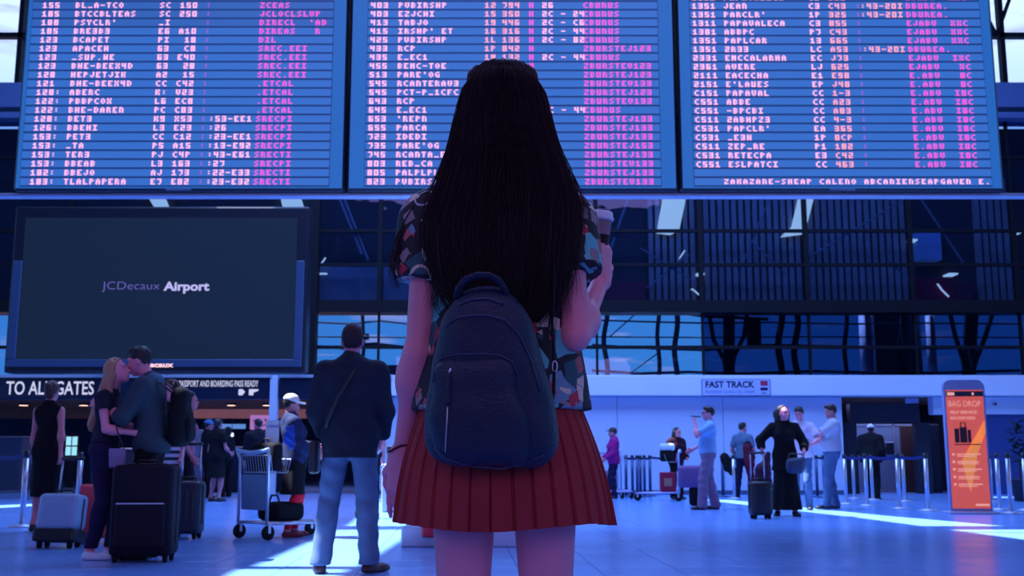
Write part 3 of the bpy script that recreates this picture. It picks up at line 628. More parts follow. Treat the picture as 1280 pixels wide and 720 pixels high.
for k, (pts, lab) in enumerate([([(865, 361), (878, 372)], 'crooked white lamp rod behind glass near the middle mullion'), ([(1172, 355), (1177, 362), (1186, 371)], 'crooked white lamp rod in front of the red bench'), ([(850, 322), (856, 313)], 'tilted white lamp rod behind the glass beside the ribbed cladding'), ([(400, 332), (407, 322)], 'tilted small lamp rod near the dark column')]):
    mb = MB(); mb.tube([P(a, b, YF + 0.35) for a, b in pts], 0.022, 6); q_ = P(*pts[0], YF + .35); mb.tube([q_, q_ + Vector((0, .2, 0))], .01, 5); tag(mb.build('lamp_rod', M_LIT), lab, 'light')
# reflections in the sky glazing, built as dark tubes behind it
M_FRAME = mat('dark_behind_glass', (0.012, 0.018, 0.05), 0.6)
def frame(label, lines, r, y=YF + 0.9, name='reflected_frame'):
    root = thing(name, label, 'reflected frame', (0, y, 0))
    for pts, rr in lines:
        mb = MB(); q = [P(a, b, y) - Vector((0, y, 0)) for a, b in pts]; mb.tube(q, rr, 6); mb.build('strut', M_FRAME, root)
def wavy(x, a=3.0, ph=0.0, dx=0): return [(x + a * math.sin(ph + k * 0.9) + dx * k / 8, 388 + k * 10.5) for k in range(9)]
frame('reflection of a bent dark post built behind glass right of her elbow', [(wavy(757, 2.5, 1.5), 0.07)], 0)
frame('reflection of two dark posts built behind glass left of the reflected tree column', [(wavy(823, 1.5, 2), 0.06), (wavy(845, 2, 0.4), 0.075)], 0)
frame('reflection of a dark tree column with two branches, built above the fast track sign', [([(911, 388), (911, 472)], 0.16), ([(886, 390), (892, 425), (905, 450), (909, 470)], 0.06), ([(934, 390), (930, 420), (918, 445), (913, 470)], 0.06)], 0)
frame('reflection of two wavy dark posts built behind glass right of the reflected tree column', [(wavy(975, 2.5, 1), 0.09), (wavy(995, 2.5, 0.2), 0.085)], 0)
frame('reflection of a dark post built behind glass left of the reflected white column', [(wavy(1057, 1.5, 0.6), 0.06)], 0)
frame('reflection of a dark post built behind glass right of the reflected white column', [(wavy(1128, 2, 0.6), 0.10)], 0)
frame('reflection of a dark tree column with spread branches, built near the right edge', [([(1214, 388), (1211, 472)], 0.17), ([(1187, 390), (1194, 420), (1204, 450), (1208, 470)], 0.06), ([(1241, 390), (1232, 420), (1221, 448), (1214, 470)], 0.06), ([(1222, 390), (1216, 440)], 0.04)], 0)
frame('reflection of a thin dark tree mast built behind glass beside the man in the blazer', [([(453, 388), (454, 418), (455, 435), (451, 472)], 0.05), ([(447, 421), (461, 421)], 0.09), ([(440, 432), (470, 430), (485, 433)], 0.05)], 0)
frame('reflection of long sagging rails built as tubes behind the glass', [([(395, 403), (440, 405), (475, 401), (520, 406), (740, 400), (800, 402), (880, 404), (960, 403), (1060, 405), (1150, 404), (1275, 405)], 0.025),
      ([(395, 421), (520, 422), (740, 421), (880, 422), (1000, 421), (1275, 422)], 0.02), ([(740, 431), (820, 436), (880, 438), (960, 431), (1060, 433), (1150, 436), (1275, 434)], 0.03), ([(395, 432), (430, 436), (475, 430), (510, 434)], 0.03),
      ([(740, 463), (800, 467), (860, 465), (930, 467), (1020, 464), (1130, 467), (1275, 463)], 0.04), ([(740, 392), (830, 388), (880, 395), (960, 399)], 0.05)], 0)
frame('reflection built as a thin dark diagonal stay behind the glass', [([(795, 392), (762, 421)], 0.018), ([(823, 441), (790, 465)], 0.018)], 0)
y9 = YF + 1.1  # column reflections in the glass, built as solid cylinders behind it
for pa, w, lab in ((1083, 6, 'reflection of a broad pale column built behind the glazing'), (1164, 3, 'reflection of a slim pale column built behind the glazing')):
    a, b = P(pa - w, 470, y9), P(pa + w, 385, y9); mb = MB(); mb.cyl(((a.x + b.x) / 2, y9, a.z), ((a.x + b.x) / 2, y9, b.z), (b.x - a.x) / 2, n=16); tag(mb.build('column', mat('reflected_column_pale', (0.6, 0.62, 0.8), 0.5, emit=(0.3, 0.36, 0.62), es=0.0 if w == 3 else 0.0), smooth=True), lab, 'column')
behind('display_box', 'dark box hanging behind the glass by the reflected tree column', 'box', 935, 397, 951, 432, M_FRAME, YF + 0.85, 0.15)
behind('display_box', 'dark box standing behind the low glass beside her arm', 'box', 484, 456, 512, 470, M_FRAME, YF + 0.85, 0.15)
behind('wall_recess', 'dark green blue panel behind the glass right of the reflected white column', 'panel', 1095, 392, 1150, 468, mat('dark_teal_panel', (0.01, 0.05, 0.11), 0.5), YF + 1.3, 0.1)
M_PALEB = mat('pale_streak', (0.16, 0.16, 0.18), 0.6)  # pale tone for diagonal glass reflections, built as thin tubes
def streak(label, lines, r=.03):
    root = thing('diagonal_streak', label, 'reflected stay', (0, YF + .10, 0))
    for pts in lines: mb = MB(); mb.tube([P(a, b, YF + .10) - Vector((0, YF + .10, 0)) for a, b in pts], r, 6); mb.build('strut', M_PALEB, root)
streak('broad reflection built as a pale diagonal stay behind glass left of the woman', [[(424, 248), (452, 318)], [(430, 248), (460, 325)]], .035)
streak('reflection built as a pale diagonal stay behind the glass beside the cup', [[(786, 246), (757, 330)]], .035)
streak('reflections built as pale diagonal streaks crossing left of the fast track sign', [[(962, 248), (922, 345)], [(938, 300), (985, 345)], [(800, 310), (872, 355)], [(862, 318), (808, 360)]], .02)
streak('long reflection built as a pale diagonal stay across the glass at right', [[(1134, 247), (1010, 322)], [(1110, 325), (1138, 350)], [(1150, 247), (1205, 330)]], .025)
# the reflection tubes reach down to the slab between the storeys
mb = MB(); mb.box((-26, YF + 0.3, zf1 - 0.15), (17, YF + 2.0, zf1 - 0.02)); struct(mb.build('trim_7', M_BULK))

# ------------------------------------------------------------ low gate hall on the left
zc = P(100, 499, YF).z + 0.18
M_BROWN = mat('brown_soffit', (0.30, 0.13, 0.09), 0.5, noise=0.2, nscale=1.5)
mb = MB(); mb.box((-27, YF + 0.3, zc), (xw0 - 0.1, 42, zc + 0.15)); cl = struct(mb.build('ceiling', M_BROWN), 'low brown slatted ceiling of the gate hall', 'ceiling')
for k in range(9):
    y = YF + 0.8 + k * 1.3; mb = MB(); mb.box((-27, y, zc - 0.07), (xw0 - 0.15, y + 0.18, zc)); mb.build('slat', M_BROWN, cl)
mb = MB(); mb.box((-27, 42, 0), (xw0, 42.2, zc)); struct(mb.build('wall_gate_hall', mat('gate_hall_wall', (0.05, 0.08, 0.2), 0.6)), 'dark blue end wall of the gate hall', 'wall')
mb = MB(); mb.box((xw0, YF + 0.3, 0), (xw0 + 0.15, 42, zc)); struct(mb.build('wall_gate_side', MATS['gate_hall_wall']))
M_WARM = glow('warm_lamp', (1.0, 0.6, 0.5), 2.2)
for i, (a, b, lab) in enumerate([(22, 516, 'warm round downlight in the brown ceiling, far left'), (98, 518, 'warm round downlight left of the blonde woman'), (285, 512, 'warm round downlight above the trolley'), (140, 508, 'dim warm downlight behind the kissing couple'), (330, 505, 'warm round downlight near the white post')]):
    y = 31.0; x = GX(a, y); o = thing('downlight', lab, 'light', (x, y, zc))
    mb = MB(); mb.cyl((0, 0, 0), (0, 0, -0.10), 0.14, 0.15, 20); mb.build('housing', M_DARKM, o); mb = MB(); mb.cyl((0, 0, -0.10), (0, 0, -0.112), 0.12, 0.12, 20); mb.build('lamp', M_WARM, o)
mb = MB(); a = P(100, 523, 33.0); mb.box((-26, 33.0, a.z), (xw0 - .1, 33.15, zc)); struct(mb.build('trim_10', M_BROWN), 'brown timber bulkhead in the gate hall', 'bulkhead')
# sign band
def sign_band(pa, pb, label):
    o = thing('overhead_sign', label, 'sign'); z0, z1 = P(0, 499, YF - .3).z, P(0, 472, YF - .3).z
    xa, xb = P(pa, 485, YF - .3).x, P(pb, 485, YF - .3).x; mb = MB(); mb.rbox((xa, YF - 0.28, z0), (xb, YF - 0.1, z1), 0.02, seg=1); mb.build('panel', mat('sign_navy', (0.006, 0.012, 0.04), 0.35), o)
    mb = MB(); mb.box((xa, YF - 0.33, z1), (xb, YF - 0.1, z1 + 0.07)); mb.build('top_rail', M_STEEL, o)
    return o
M_SIGNW = glow('sign_white', (0.70, 0.72, 1.0), 0.85)
o = sign_band(-20, 340, 'dark navy overhead sign reading to all gates in white')
ys = YF - 0.285
def put(body, pa, pb, yt, yb, parent, m, y, bold=0.0):
    a = P(pa, yb, y); b = P(pb, yt, y); return text(body, 'lettering', parent, (a.x, y, a.z), m, height=b.z - a.z, width=b.x - a.x, bold=bold)
put('TO ALL GATES', 7, 118, 476.5, 493.5, o, M_SIGNW, ys, 0.012)
put('HAVE YOUR PASSPORT AND BOARDING PASS READY', 192, 323, 475.5, 483.5, o, M_SIGNW, ys, 0.012)
mb = MB(); a = P(298, 494, ys); b = P(304, 486.5, ys); mb.rbox((a.x, ys - .004, a.z), (b.x, ys, b.z), 0.02, seg=2); c = P(301, 490, ys); mb.cyl((b.x, ys, c.z), (b.x, ys - .005, c.z), 0.04, n=12); mb.build('pictogram', M_SIGNW, o)
mb = MB(); a = P(311, 494, ys); b = P(317, 486.5, ys); mb.rbox((a.x, ys - .004, a.z), (b.x, ys, b.z), 0.02, seg=2); mb.prism([P(315, 486.5, ys), P(323, 486.5, ys), P(323, 488.5, ys), P(317, 490.5, ys)], (0, -.004, 0)); mb.build('pictogram', M_SIGNW, o)
o = sign_band(349, 490, 'dark overhead sign with green arrow circle reading to declare')
put('NOTHING TO DECLARE', 440, 487, 477.5, 482, o, M_SIGNW, ys, 0.012); put('CUSTOMS', 452, 471, 485.5, 490, o, M_SIGNW, ys, 0.01)
mb = MB(); c = P(483, 488.5, ys); mb.cyl((c.x, ys + .002, c.z), (c.x, ys - .006, c.z), 0.085, n=24); mb.build('green_disc', glow('sign_green', (0.05, 0.75, 0.3), 0.9), o)
mb = MB(); mb.prism([(c.x + q[0] * .05, ys - .007, c.z + q[1] * .05) for q in ((0, 1), (-.8, 0), (-.3, 0), (-.3, -.9), (.3, -.9), (.3, 0), (.8, 0))][::-1], (0, -.002, 0)); mb.build('arrow', M_DARKM, o)
mb = MB(); x = P(345, 500, YF).x; mb.box((x - 0.09, YF - 0.3, 0.0), (x + 0.09, YF - 0.1, zf1)); struct(mb.build('trim_8', M_FASC), 'white post between the two overhead signs', 'post')
mb = MB(); mb.box((-26, YF - 0.1, P(0, 499, YF).z), (xw0, YF + 0.3, zf1 + 0.02)); struct(mb.build('trim_9', M_BULK))
# screens and counters in the gate hall
def screen_grid(label, pa, pb, ya, yb, y, nx, nz_, col=(0.35, 0.8, 1.0)):
    o = thing('wall_screen', label, 'screen'); a, b = P(pa, yb, y), P(pb, ya, y); g = 0.04
    mb = MB(); mb.box((a.x - g, y, a.z - g), (b.x + g, y + 0.08, b.z + g)); mb.box((a.x + .1, y, 0), (b.x - .1, y + 0.06, a.z)); mb.build('frame', M_DARKM, o)
    w = (b.x - a.x) / nx; h_ = (b.z - a.z) / nz_
    for i in range(nx):
        for j in range(nz_):
            mb = MB(); mb.box((a.x + i * w + g / 2, y - 0.02, a.z + j * h_ + g / 2), (a.x + (i + 1) * w - g / 2, y, a.z + (j + 1) * h_ - g / 2)); mb.build('display', glow('cyan_display', col, 1.0), o)
screen_grid('four lit cyan screens behind the woman in black', 81, 98, 545, 570, 33, 2, 2)
def counter(label, pa, pb, ytop, y, m):
    o = thing('counter', label, 'counter'); xa, xb = GX(pa, y), GX(pb, y); zt = P(pa, ytop, y).z
    mb = MB(); mb.rbox((xa, y, 0), (xb, y + 0.7, zt - 0.05), 0.02, seg=1); mb.build('front_panel', m, o)
    mb = MB(); mb.rbox((xa - .05, y - .06, zt - 0.05), (xb + .05, y + 0.75, zt), 0.02, seg=1); mb.build('worktop', M_STEEL, o)
M_DESK = mat('desk_blue_grey', (0.07, 0.12, 0.26), 0.5)
counter('blue grey counter at the far left edge', -25, 24, 545, 30.5, M_DESK)
counter('dark counter behind the seated group', 112, 255, 560, 31.5, mat('desk_dark', (0.02, 0.03, 0.08), 0.5))
counter('dark long counter below the pink sign', 262, 352, 558, 28.5, MATS['desk_dark'])
def far_box(label, cat, name, pa, ya, pb, yb, y, m, d=0.3):
    a, b = P(pa, yb, y), P(pb, ya, y); mb = MB(); mb.rbox((a.x, y, a.z), (b.x, y + d, b.z), 0.02, seg=1); return tag(mb.build(name, m), label, cat)
o = far_box('pink lit sign with a small smiling face above the counter', 'sign', 'counter_sign', 312, 519, 343, 537, 29.2, glow('pink_sign', (0.50, 0.20, 0.62), 0.75), 0.05)
def P0(a, b, y): return P(a, b, y)
yy = 29.19; mb = MB(); mb.tube([P(322, 529, yy), P(326, 532, yy), P(330, 532, yy), P(334, 529, yy)], 0.012, 5)
for q in (324, 332): c = P(q, 525, yy); mb.cyl(c, c + Vector((0, -.01, 0)), 0.03, n=8)
for q in (317, 339): c = P(q, 526, yy); mb.cyl(c, c + Vector((0, -.01, 0)), 0.02, n=8)
mb.build('face_mark', mat('purple_ink', (0.05, 0.01, 0.08), 0.6), o)
mb = MB(); a, b = P(327, 558, 29.2), P(328.5, 537, 29.2); mb.box((a.x, 29.2, a.z), (b.x, 29.24, b.z)); mb.build('stand', M_DARKM, o)
far_box('dim blue lit menu strip behind the counter', 'sign', 'menu_strip', 275, 530, 307, 536, 34, glow('blue_menu', (0.12, 0.3, 0.8), 0.8), 0.05)
for q_ in (280, 302): a = P(q_, 530, 34.02); mb = MB(); mb.cyl(a, (a.x, 34.02, zc + .01), .02, n=6); mb.build('hanger', M_DARKM, bpy.data.objects['menu_strip'])
far_box('small white glowing lamp above the counter', 'light', 'counter_lamp', 288, 541, 292, 546, 33.5, glow('white_lamp', (0.7, 0.85, 1), 1.3), 0.05)
a = P(290, 541, 33.52); mb = MB(); mb.cyl(a, (a.x, 33.52, zc + .01), .01, n=6); mb.build('hanger', M_DARKM, bpy.data.objects['counter_lamp'])
far_box('pale blue partition behind the man in the blazer', 'partition', 'partition', 345, 555, 372, 632, 30.5, mat('pale_partition', (0.12, 0.2, 0.4), 0.5), 0.1)
far_box('blue partition panel beside the dark haired woman', 'partition', 'partition', 236, 537, 254, 628, 30.0, MATS['pale_partition'], 0.1)

# ------------------------------------------------------------ passage on the right
M_PDARK = mat('portal_dark', (0.010, 0.013, 0.035), 0.5)
zh = P(1100, 503, YF).z; zl = P(1100, 527, YF).z
mb = MB(); mb.box((xp0, YF + 0.3, zf0 - 0.02), (xp1 + 0.2, 33, zf0 + 0.1)); struct(mb.build('ceiling', M_BROWN), 'low brown ceiling of the right passage', 'ceiling')
mb = MB(); mb.box((xp0, 33, 0), (xp1 + .2, 33.1, zf0)); struct(mb.build('wall_passage', mat('passage_wall', (0.05, 0.09, 0.2), 0.5)), 'dim blue end wall of the right passage', 'wall')
mb = MB(); mb.box((xp0 - .1, YF + 0.3, 0), (xp0, 33, zf0)); mb.box((xp1, YF + .3, 0), (xp1 + .1, 33, zf0)); struct(mb.build('wall_passage_side', M_PDARK))
o = thing('portal', 'black portal with deep header over the right passage', 'portal')
xq = P(1164, 560, YF).x
mb = MB(); mb.box((P(1062, 500, YF + .6).x, YF + 0.6, zl), (xq, YF + 0.9, zh)); mb.build('header', M_PDARK, o)
for pa, pb in ((1056, 1072), (1146, 1164)):
    mb = MB(); mb.box((P(pa, 560, YF + .6).x, YF + 0.6, 0), (P(pb, 560, YF + .6).x, YF + 0.85, zl)); mb.build('jamb', M_PDARK, o)
mb = MB(); a = P(1132, 503, YF + .5); b = P(1148, 496, YF + .5); mb.box((a.x, YF + .5, a.z - .02), (b.x, YF + .55, zf0)); tag(mb.build('exit_plate', mat('pale_blue_plate', (0.3, 0.42, 0.75), 0.5)), 'pale plate hanging above the black portal', 'plate')
o = thing('glass_partition', 'pale glass partition inside the black portal', 'partition')
ygp = 28.6; a, b = GX(1072, ygp), GX(1145, ygp); zt = P(1100, 530, ygp).z
mb = MB(); mb.box((a, ygp, 0.05), (b, ygp + 0.02, zt)); mb.build('pane', mat('frosted_glass', (0.30, 0.40, 0.55), 0.25), o)
mb = MB(); mb.box((a, ygp - .03, zt - .05), (b, ygp + .03, zt)); mb.box((a, ygp - .03, 0), (b, ygp + .03, .06)); 
for i in range(4): x = a + (b - a) * i / 3; mb.box((x - .02, ygp - .03, 0), (x + .02, ygp + .03, zt))
mb.build('frame', M_STEEL, o)
far_box('brown wooden panel inside the portal', 'panel', 'wood_panel', 1130, 532, 1144, 618, 28.0, mat('brown_wood', (0.12, 0.05, 0.04), 0.5), 0.1)
o = far_box('framed dark notice inside the portal', 'notice', 'notice', 1106, 552, 1119, 570, 28.3, mat('pale_frame', (0.3, 0.42, 0.6), 0.4), 0.05)
a, b = P(1108, 568, 28.29), P(1117, 554, 28.29); mb = MB(); mb.box((a.x, 28.28, a.z), (b.x, 28.30, b.z)); mb.build('sheet', M_DARKM, o)
for k, (a, lab) in enumerate(((1075, 'warm downlight at the left of the portal'), (1173, 'warm downlight between portal and orange board'))):
    y = 29.5; o = thing('downlight', lab, 'light', (GX(a, y), y, zf0 - 0.02)); mb = MB(); mb.cyl((0, 0, 0), (0, 0, -0.12), 0.13, 0.14, 20); mb.build('housing', M_DARKM, o); mb = MB(); mb.cyl((0, 0, -0.12), (0, 0, -0.132), 0.11, 0.11, 20); mb.build('lamp', M_WARM, o)
for k, (a, b, lab) in enumerate(((1168, 1174, 'slim dark post right of the portal'), (1150, 1158, 'pale green glass door leaf in the portal'))):
    far_box(lab, 'post' if k == 0 else 'door leaf', 'slim_post' if k == 0 else 'door_leaf', a, 530, b, 618, 27.6, M_PDARK if k == 0 else mat('green_glass', (0.10, 0.24, 0.30), 0.3), 0.08)
# potted plant at the right edge
o = thing('potted_plant', 'dark leafy plant at the right edge before the blue wall', 'plant', (GX(1278, 22), 22, 0))
mb = MB(); mb.lathe([(0.14, 0), (0.2, 0.42), (0.21, 0.45), (0.18, 0.45), (0.17, 0.40)], 20); mb.build('pot', M_PDARK, o, True)
mb = MB(); mb.tube([(0, 0, 0.4), (0.01, 0, 1.0)], 0.02, 6); mb.build('stem', M_HAIRB, o)
M_LEAF = mat('dark_leaf', (0.012, 0.035, 0.045), 0.6)
mb = MB()
for k in range(60):
    a = k * 2.4; z = 0.75 + 0.85 * (k / 60); l_ = 0.28 + 0.1 * math.sin(k); d = Vector((math.cos(a), math.sin(a), 0.5 * math.sin(k * 1.7))); sdv = Vector((-math.sin(a), math.cos(a), 0)) * 0.05; p = Vector((0, 0, z))
    mb.add([p, p + d * l_ * .5 + sdv, p + d * l_, p + d * l_ * .5 - sdv, p + d * l_ * .5 + Vector((0, 0, -.01))], [(0, 1, 2, 3), (0, 3, 4), (2, 1, 4)])
mb.build('leaves', M_LEAF, o)

# ------------------------------------------------------------ FAST TRACK sign
yk = YF - 0.30
o = thing('fast_track_sign', 'pale sign reading fast track on the white fascia', 'sign')
a, b = P(877, 495, yk), P(963, 473.5, yk); mb = MB(); mb.rbox((a.x, yk, a.z), (b.x, yk + 0.03, b.z), 0.015, seg=1); mb.build('frame', mat('sign_edge', (0.10, 0.16, 0.35), 0.5), o)
a, b = P(878.2, 494, yk), P(961.8, 474.5, yk); mb = MB(); mb.box((a.x, yk - .006, a.z), (b.x, yk, b.z)); mb.build('panel', mat('sign_pale', (0.42, 0.50, 0.80), 0.4), o)
M_INK = mat('navy_ink', (0.006, 0.012, 0.06), 0.6)
put('FAST TRACK', 882, 943, 476.3, 484.8, o, M_INK, yk - .008, 0.03); put('BUSINESS CLASS, GS, CREW', 882, 944, 488, 492, o, mat('blue_ink', (0.10, 0.16, 0.4), 0.6), yk - .008, 0.01)
a, b = P(950.5, 482, yk), P(959.5, 476, yk); mb = MB(); mb.box((a.x, yk - .01, a.z), (b.x, yk - .006, b.z)); mb.build('red_emblem', mat('emblem_red', (0.42, 0.02, 0.08), 0.5), o)
a, b = P(950.5, 488, yk), P(959.5, 484.5, yk); mb = MB(); mb.box((a.x, yk - .01, a.z), (b.x, yk - .006, b.z)); mb.build('dark_emblem', M_INK, o)
put('OK', 952, 958, 490, 493, o, M_INK, yk - .008, 0.01)

# ------------------------------------------------------------ large dark advertising screen
ysn = 22.5
o = thing('advertising_screen', 'huge dark video screen with airport advertiser lettering', 'screen')
bl, tr_ = P(4, 466, ysn), P(387, 258, ysn)
mb = MB(); mb.rbox((bl.x, ysn, bl.z), (tr_.x, ysn + 0.45, tr_.z), 0.04, seg=2); mb.build('casing', mat('screen_casing', (0.006, 0.008, 0.018), 0.4), o)
il, ir = P(19, 449, ysn - .02), P(372, 272, ysn - .02)
mb = MB(); mb.box((il.x, ysn - .012, il.z), (ir.x, ysn + .001, ir.z)); mb.build('display', mat('screen_face', (0.006, 0.010, 0.020), 0.7, emit=(0.0065, 0.014, 0.030), es=1.0, spec=0.1), o)
M_BEZ = mat('bezel_blue_grey', (0.035, 0.065, 0.14), 0.45)
for lo_, hi_ in (((bl.x + .05, il.z - .16), (ir.x + .18, il.z)), ((bl.x + .05, il.z), (il.x, il.z + 2.1)), ((ir.x, il.z), (ir.x + .18, il.z + 2.1))):
    mb = MB(); mb.rbox((lo_[0], ysn - .03, lo_[1]), (hi_[0], ysn + .001, hi_[1]), 0.015, seg=1); mb.build('bezel', M_BEZ, o)
for q in (0.8, 5.4): mb = MB(); mb.box((bl.x + q, ysn + .45, bl.z + .5), (bl.x + q + .2, YF - .1, bl.z + .8)); mb.build('wall_bracket', M_DARKM, o)
put('JCDecaux', 127, 200, 352, 365, o, glow('lavender_text', (0.15, 0.12, 0.52), 0.9), ysn - .016, -0.012)
put('Airport', 204, 262, 352, 367, o, glow('white_lavender_text', (0.52, 0.5, 0.95), 0.95), ysn - .016, 0.035)
put('JCDecaux', 164, 217, 452.5, 461, o, glow('pink_white_text', (1.0, 0.62, 0.7), 1.2), ysn - .034, 0.035)
# ------------------------------------------------------------ departure boards
YB = 14.0
FONT = dict(zip('ABCDEFGHIJKLMNOPQRSTUVWXYZ0123456789-.:\'_ ', '25755 65656 34443 65556 74647 74644 34553 55755 72227 11152 55655 44447 57755 65555 25552 65644 25563 65655 34216 72222 55557 55552 55775 55255 55222 71247 75557 26227 71747 71717 55711 74717 74757 71112 75757 75717 00700 00002 02020 22000 00007 00000'.split()))
PITCH_ = 7.95 / 1.0
pxm = P(641, 228, YB).x - P(640, 228, YB).x          # metres in one pixel at the boards
M_TXT = glow('led_pink_white', (1.0, 0.44, 0.72), 1.3)
M_TXM = glow('led_magenta', (0.92, 0.10, 0.72), 1.1)
M_TXV = glow('led_violet', (0.62, 0.08, 0.78), 0.9)
M_TXO = glow('led_salmon', (1.0, 0.36, 0.52), 1.15)
M_ROW = mat('board_row_blue', (0.02, 0.05, 0.12), 0.35, emit=(0.036, 0.150, 0.54), es=1.0)
M_ROWD = mat('board_row_blue_dim', (0.02, 0.05, 0.12), 0.35, emit=(0.032, 0.120, 0.44), es=1.0)
M_BACK = mat('board_gap', (0.010, 0.025, 0.07), 0.4, emit=(0.011, 0.040, 0.18), es=1.0)
M_EDGE = mat('board_margin_blue', (0.02, 0.05, 0.12), 0.35, emit=(0.018, 0.125, 0.46), es=1.0)
zb0 = P(640, 227.5, YB).z; zbt = P(640, 7.4, YB).z; RP = (zbt - zb0) / 20.0
def glyphs(mb, s_, x, z, mi, cw=0.0, ch=0.0):
    pw = cw / 3; ph = ch / 5
    for k, c in enumerate(s_):
        g = FONT.get(c.upper(), FONT['8'])
        for r in range(5):
            bits = int(g[r]); col = 0
            while col < 3:
                if bits & (4 >> col):
                    e_ = col
                    while e_ + 1 < 3 and bits & (4 >> (e_ + 1)): e_ += 1
                    x0 = x + k * PITCH_ * pxm + col * pw - .10 * pw; x1 = x + k * PITCH_ * pxm + (e_ + 1.1) * pw; z1 = z + (4 - r + 1) * ph; z0 = z + (4 - r) * ph
                    mb.add([(x0, 0, z0), (x1, 0, z0), (x1, 0, z1), (x0, 0, z1)], [(0, 1, 2, 3)], mi); col = e_ + 1
                else: col += 1
def board(label, pl, pr, rl, rr, cols, rows, extra, yoff=0.0, footer=None, dimrows=()):
    o = thing('departure_board', label, 'departure board')
    xa, xb = P(pl, 240, YB).x, P(pr, 240, YB).x; za = P(640, 238.5, YB).z; ztop = zbt + 4.2 * RP
    mb = MB(); mb.rbox((xa, YB, za), (xb, YB + 0.35, ztop), 0.03, seg=1); mb.build('casing', M_DARKM, o)
    mb = MB(); mb.box((xa + 0.035, YB - 0.004, za + 0.035), (xb - 0.035, YB + 0.01, ztop - .05)); mb.build('margin_panel', M_EDGE, o)
    ra, rb = P(rl, 228, YB).x, P(rr, 228, YB).x
    mb = MB(); mb.box((ra - 0.01, YB - 0.010, zb0 - RP * 0.55), (rb + 0.01, YB - 0.002, ztop - .12)); mb.build('row_backing', M_BACK, o)
    me = None
    for i in range(-3, 21):
        zc_ = zbt - i * RP; mb = MB(); mb.box((ra, YB - 0.022, zc_ - RP * 0.375), (rb, YB - 0.008, zc_ + RP * 0.375)); ro = mb.build('display_row', M_ROWD if i in dimrows else M_ROW, o)
        r = rows[i] if 0 <= i < len(rows) else (extra[i % len(extra)] if i < 0 else None)
        if r is None: continue
        mb = MB(); ch = RP * 0.64
        for (cpx, mi), s_ in zip(cols, r):
            if s_: glyphs(mb, s_, P(cpx, 228, YB).x, zc_ - ch / 2 + yoff, mi, 5.2 * pxm, ch)
        if mb.f:
            t = mb.build('lettering', [M_TXT, M_TXM, M_TXV, M_TXO], ro); t['kind'] = 'stuff'; t.location = (0, YB - 0.0235, 0)
    if footer:
        mb = MB(); glyphs(mb, footer[1], P(footer[0], 228, YB).x, zb0 - RP * 0.28, 0, 5.0 * pxm, RP * 0.56); t = mb.build('lettering', [M_TXT], o); t['kind'] = 'stuff'; t.location = (0, YB - 0.024, 0)
    mb = MB(); c = (xa + xb) / 2; mb.box((c - .17, YB - .012, za + .008), (c + .17, YB, za + .03)); mb.build('maker_strip', mat('pale_strip', (0.2, 0.3, 0.5), 0.5), o)
    for q in (0.3, xb - xa - 0.3): mb = MB(); mb.cyl((xa + q, YB + .2, ztop - .05), (xa + q, YB + .2, ROOFZ + .01), 0.03, n=8); mb.build('hanger_rod', M_DARKM, o)
    return o
rows1 = [('155','BL_A-TCO','SC','150',':','','ZCEAS'), ('185','BTCCBLTEAS','SC','250',':','','JCLOCLSLVP'), ('188','PSYCLR\'','_I','',':','','DIRECL  \'AD'), ('185','BRE3B3','E6','A10',':','','DIREAS   R'), ('123','BCAPET','PI',' 18',':','','DIL'),
 ('123','APACEH','63',' C8',':','','SREC.EEI'), ('123','_SUP.WE','63','E40',':','','SREC.EEI'), ('123','BHE-BEEX4D','63',' 28',':','','SREC.EEI'), ('128','HEPJETJIK','A2',' 15',':','','SREC.EEI'), ('121','BHE-BEEX4D','CC','C42',':','','.ETCAL'),
 ('128:','ABERC','K:','V23',':','','.ETCAL'), ('122:','PBBPCOX','L6','EC8',':','','.ETCAL'), ('122:','BHE-DAREN','PC','C83',':','','.ETCAL'), ('128:','BET3','K9','X53',':',':53-EE1','SRECPI'), ('126:','BBEHI','L3','E23',':',':26','SRECPI'),
 ('153:','PET3','CC','C12',':',':23-EE1','SRECPI'), ('153:','_TA','P5','A15',':',':13-E92','SRECPI'), ('153:','TER3','PJ','C4P',':',':43-E61','SRECTI'), ('153:','BBEAB','L3','163',':',':27','SRECPI'), ('182:','BBEJO','AJ','173',':',':22-E33','SRECTI'), ('183:','TLALPAPERA','E7','E82',':',':23-E32','SRECTI')]
cols1 = [(38.6, 0), (80.8, 0), (189, 0), (215, 0), (248.5, 2), (258.5, 0), (317.5, 1)]
board('left departure board with three pink columns', 15.5, 430.5, 26, 411, cols1, rows1, rows1[:3], dimrows=(-3, -2, -1, 0, 1, 2))
rows2 = [('403','PVBIRSHP','12','7946',':I','26','CBUNUS'), ('403','EZJCHI','15','350',':I','2C - 24','CBUNUS'), ('413','TABJO','19','446',':I','2C - C6','CBUNUS'), ('415','IRSHP\' ET','16','316',':I','2C - 44','CBUNUS'), ('425','PVBIRSHP','1L','136',':I','2C - *2','CBUNUS'), ('433','RCP','1P','842',':I','','ZBURSTEJ123'),
 ('435','E_EC1','1M','132',':I','2C - 44','CBUNUS'), ('455','BEHC-TOE','12','142',':I','','ZBURST EV123'), ('513','PARE\'OG','','' ,':I','','ZBURST EJ123'), ('545','RCANTERAV3','','','','','ZBURST EV133'), ('545','PCT-P_1CFC','','','','','ZBURST EJ123'), ('643','RCP','','','','','ZBURST EV133'), ('645','E_EC1','','','','2C - 44','CBUNUS'),
 ('653','\'REPN','','','','','ZBURST EJ133'), ('655','PARCA','','','','','ZBURST EJ133'), ('723','IDEDI','','','','','ZBURST EJ133'), ('735','PARE\'OG','','','','','ZBURST EJ153'), ('745','RCANTA_E','','','','','ZBURST EJ133'), ('803','REB_CA','','','','','ZBURST EV133'), ('805','PALPLPLJ','','','','','ZBURST EJ133'), ('823','PVBIRSTEA','','','','','ZBURST EV133')]
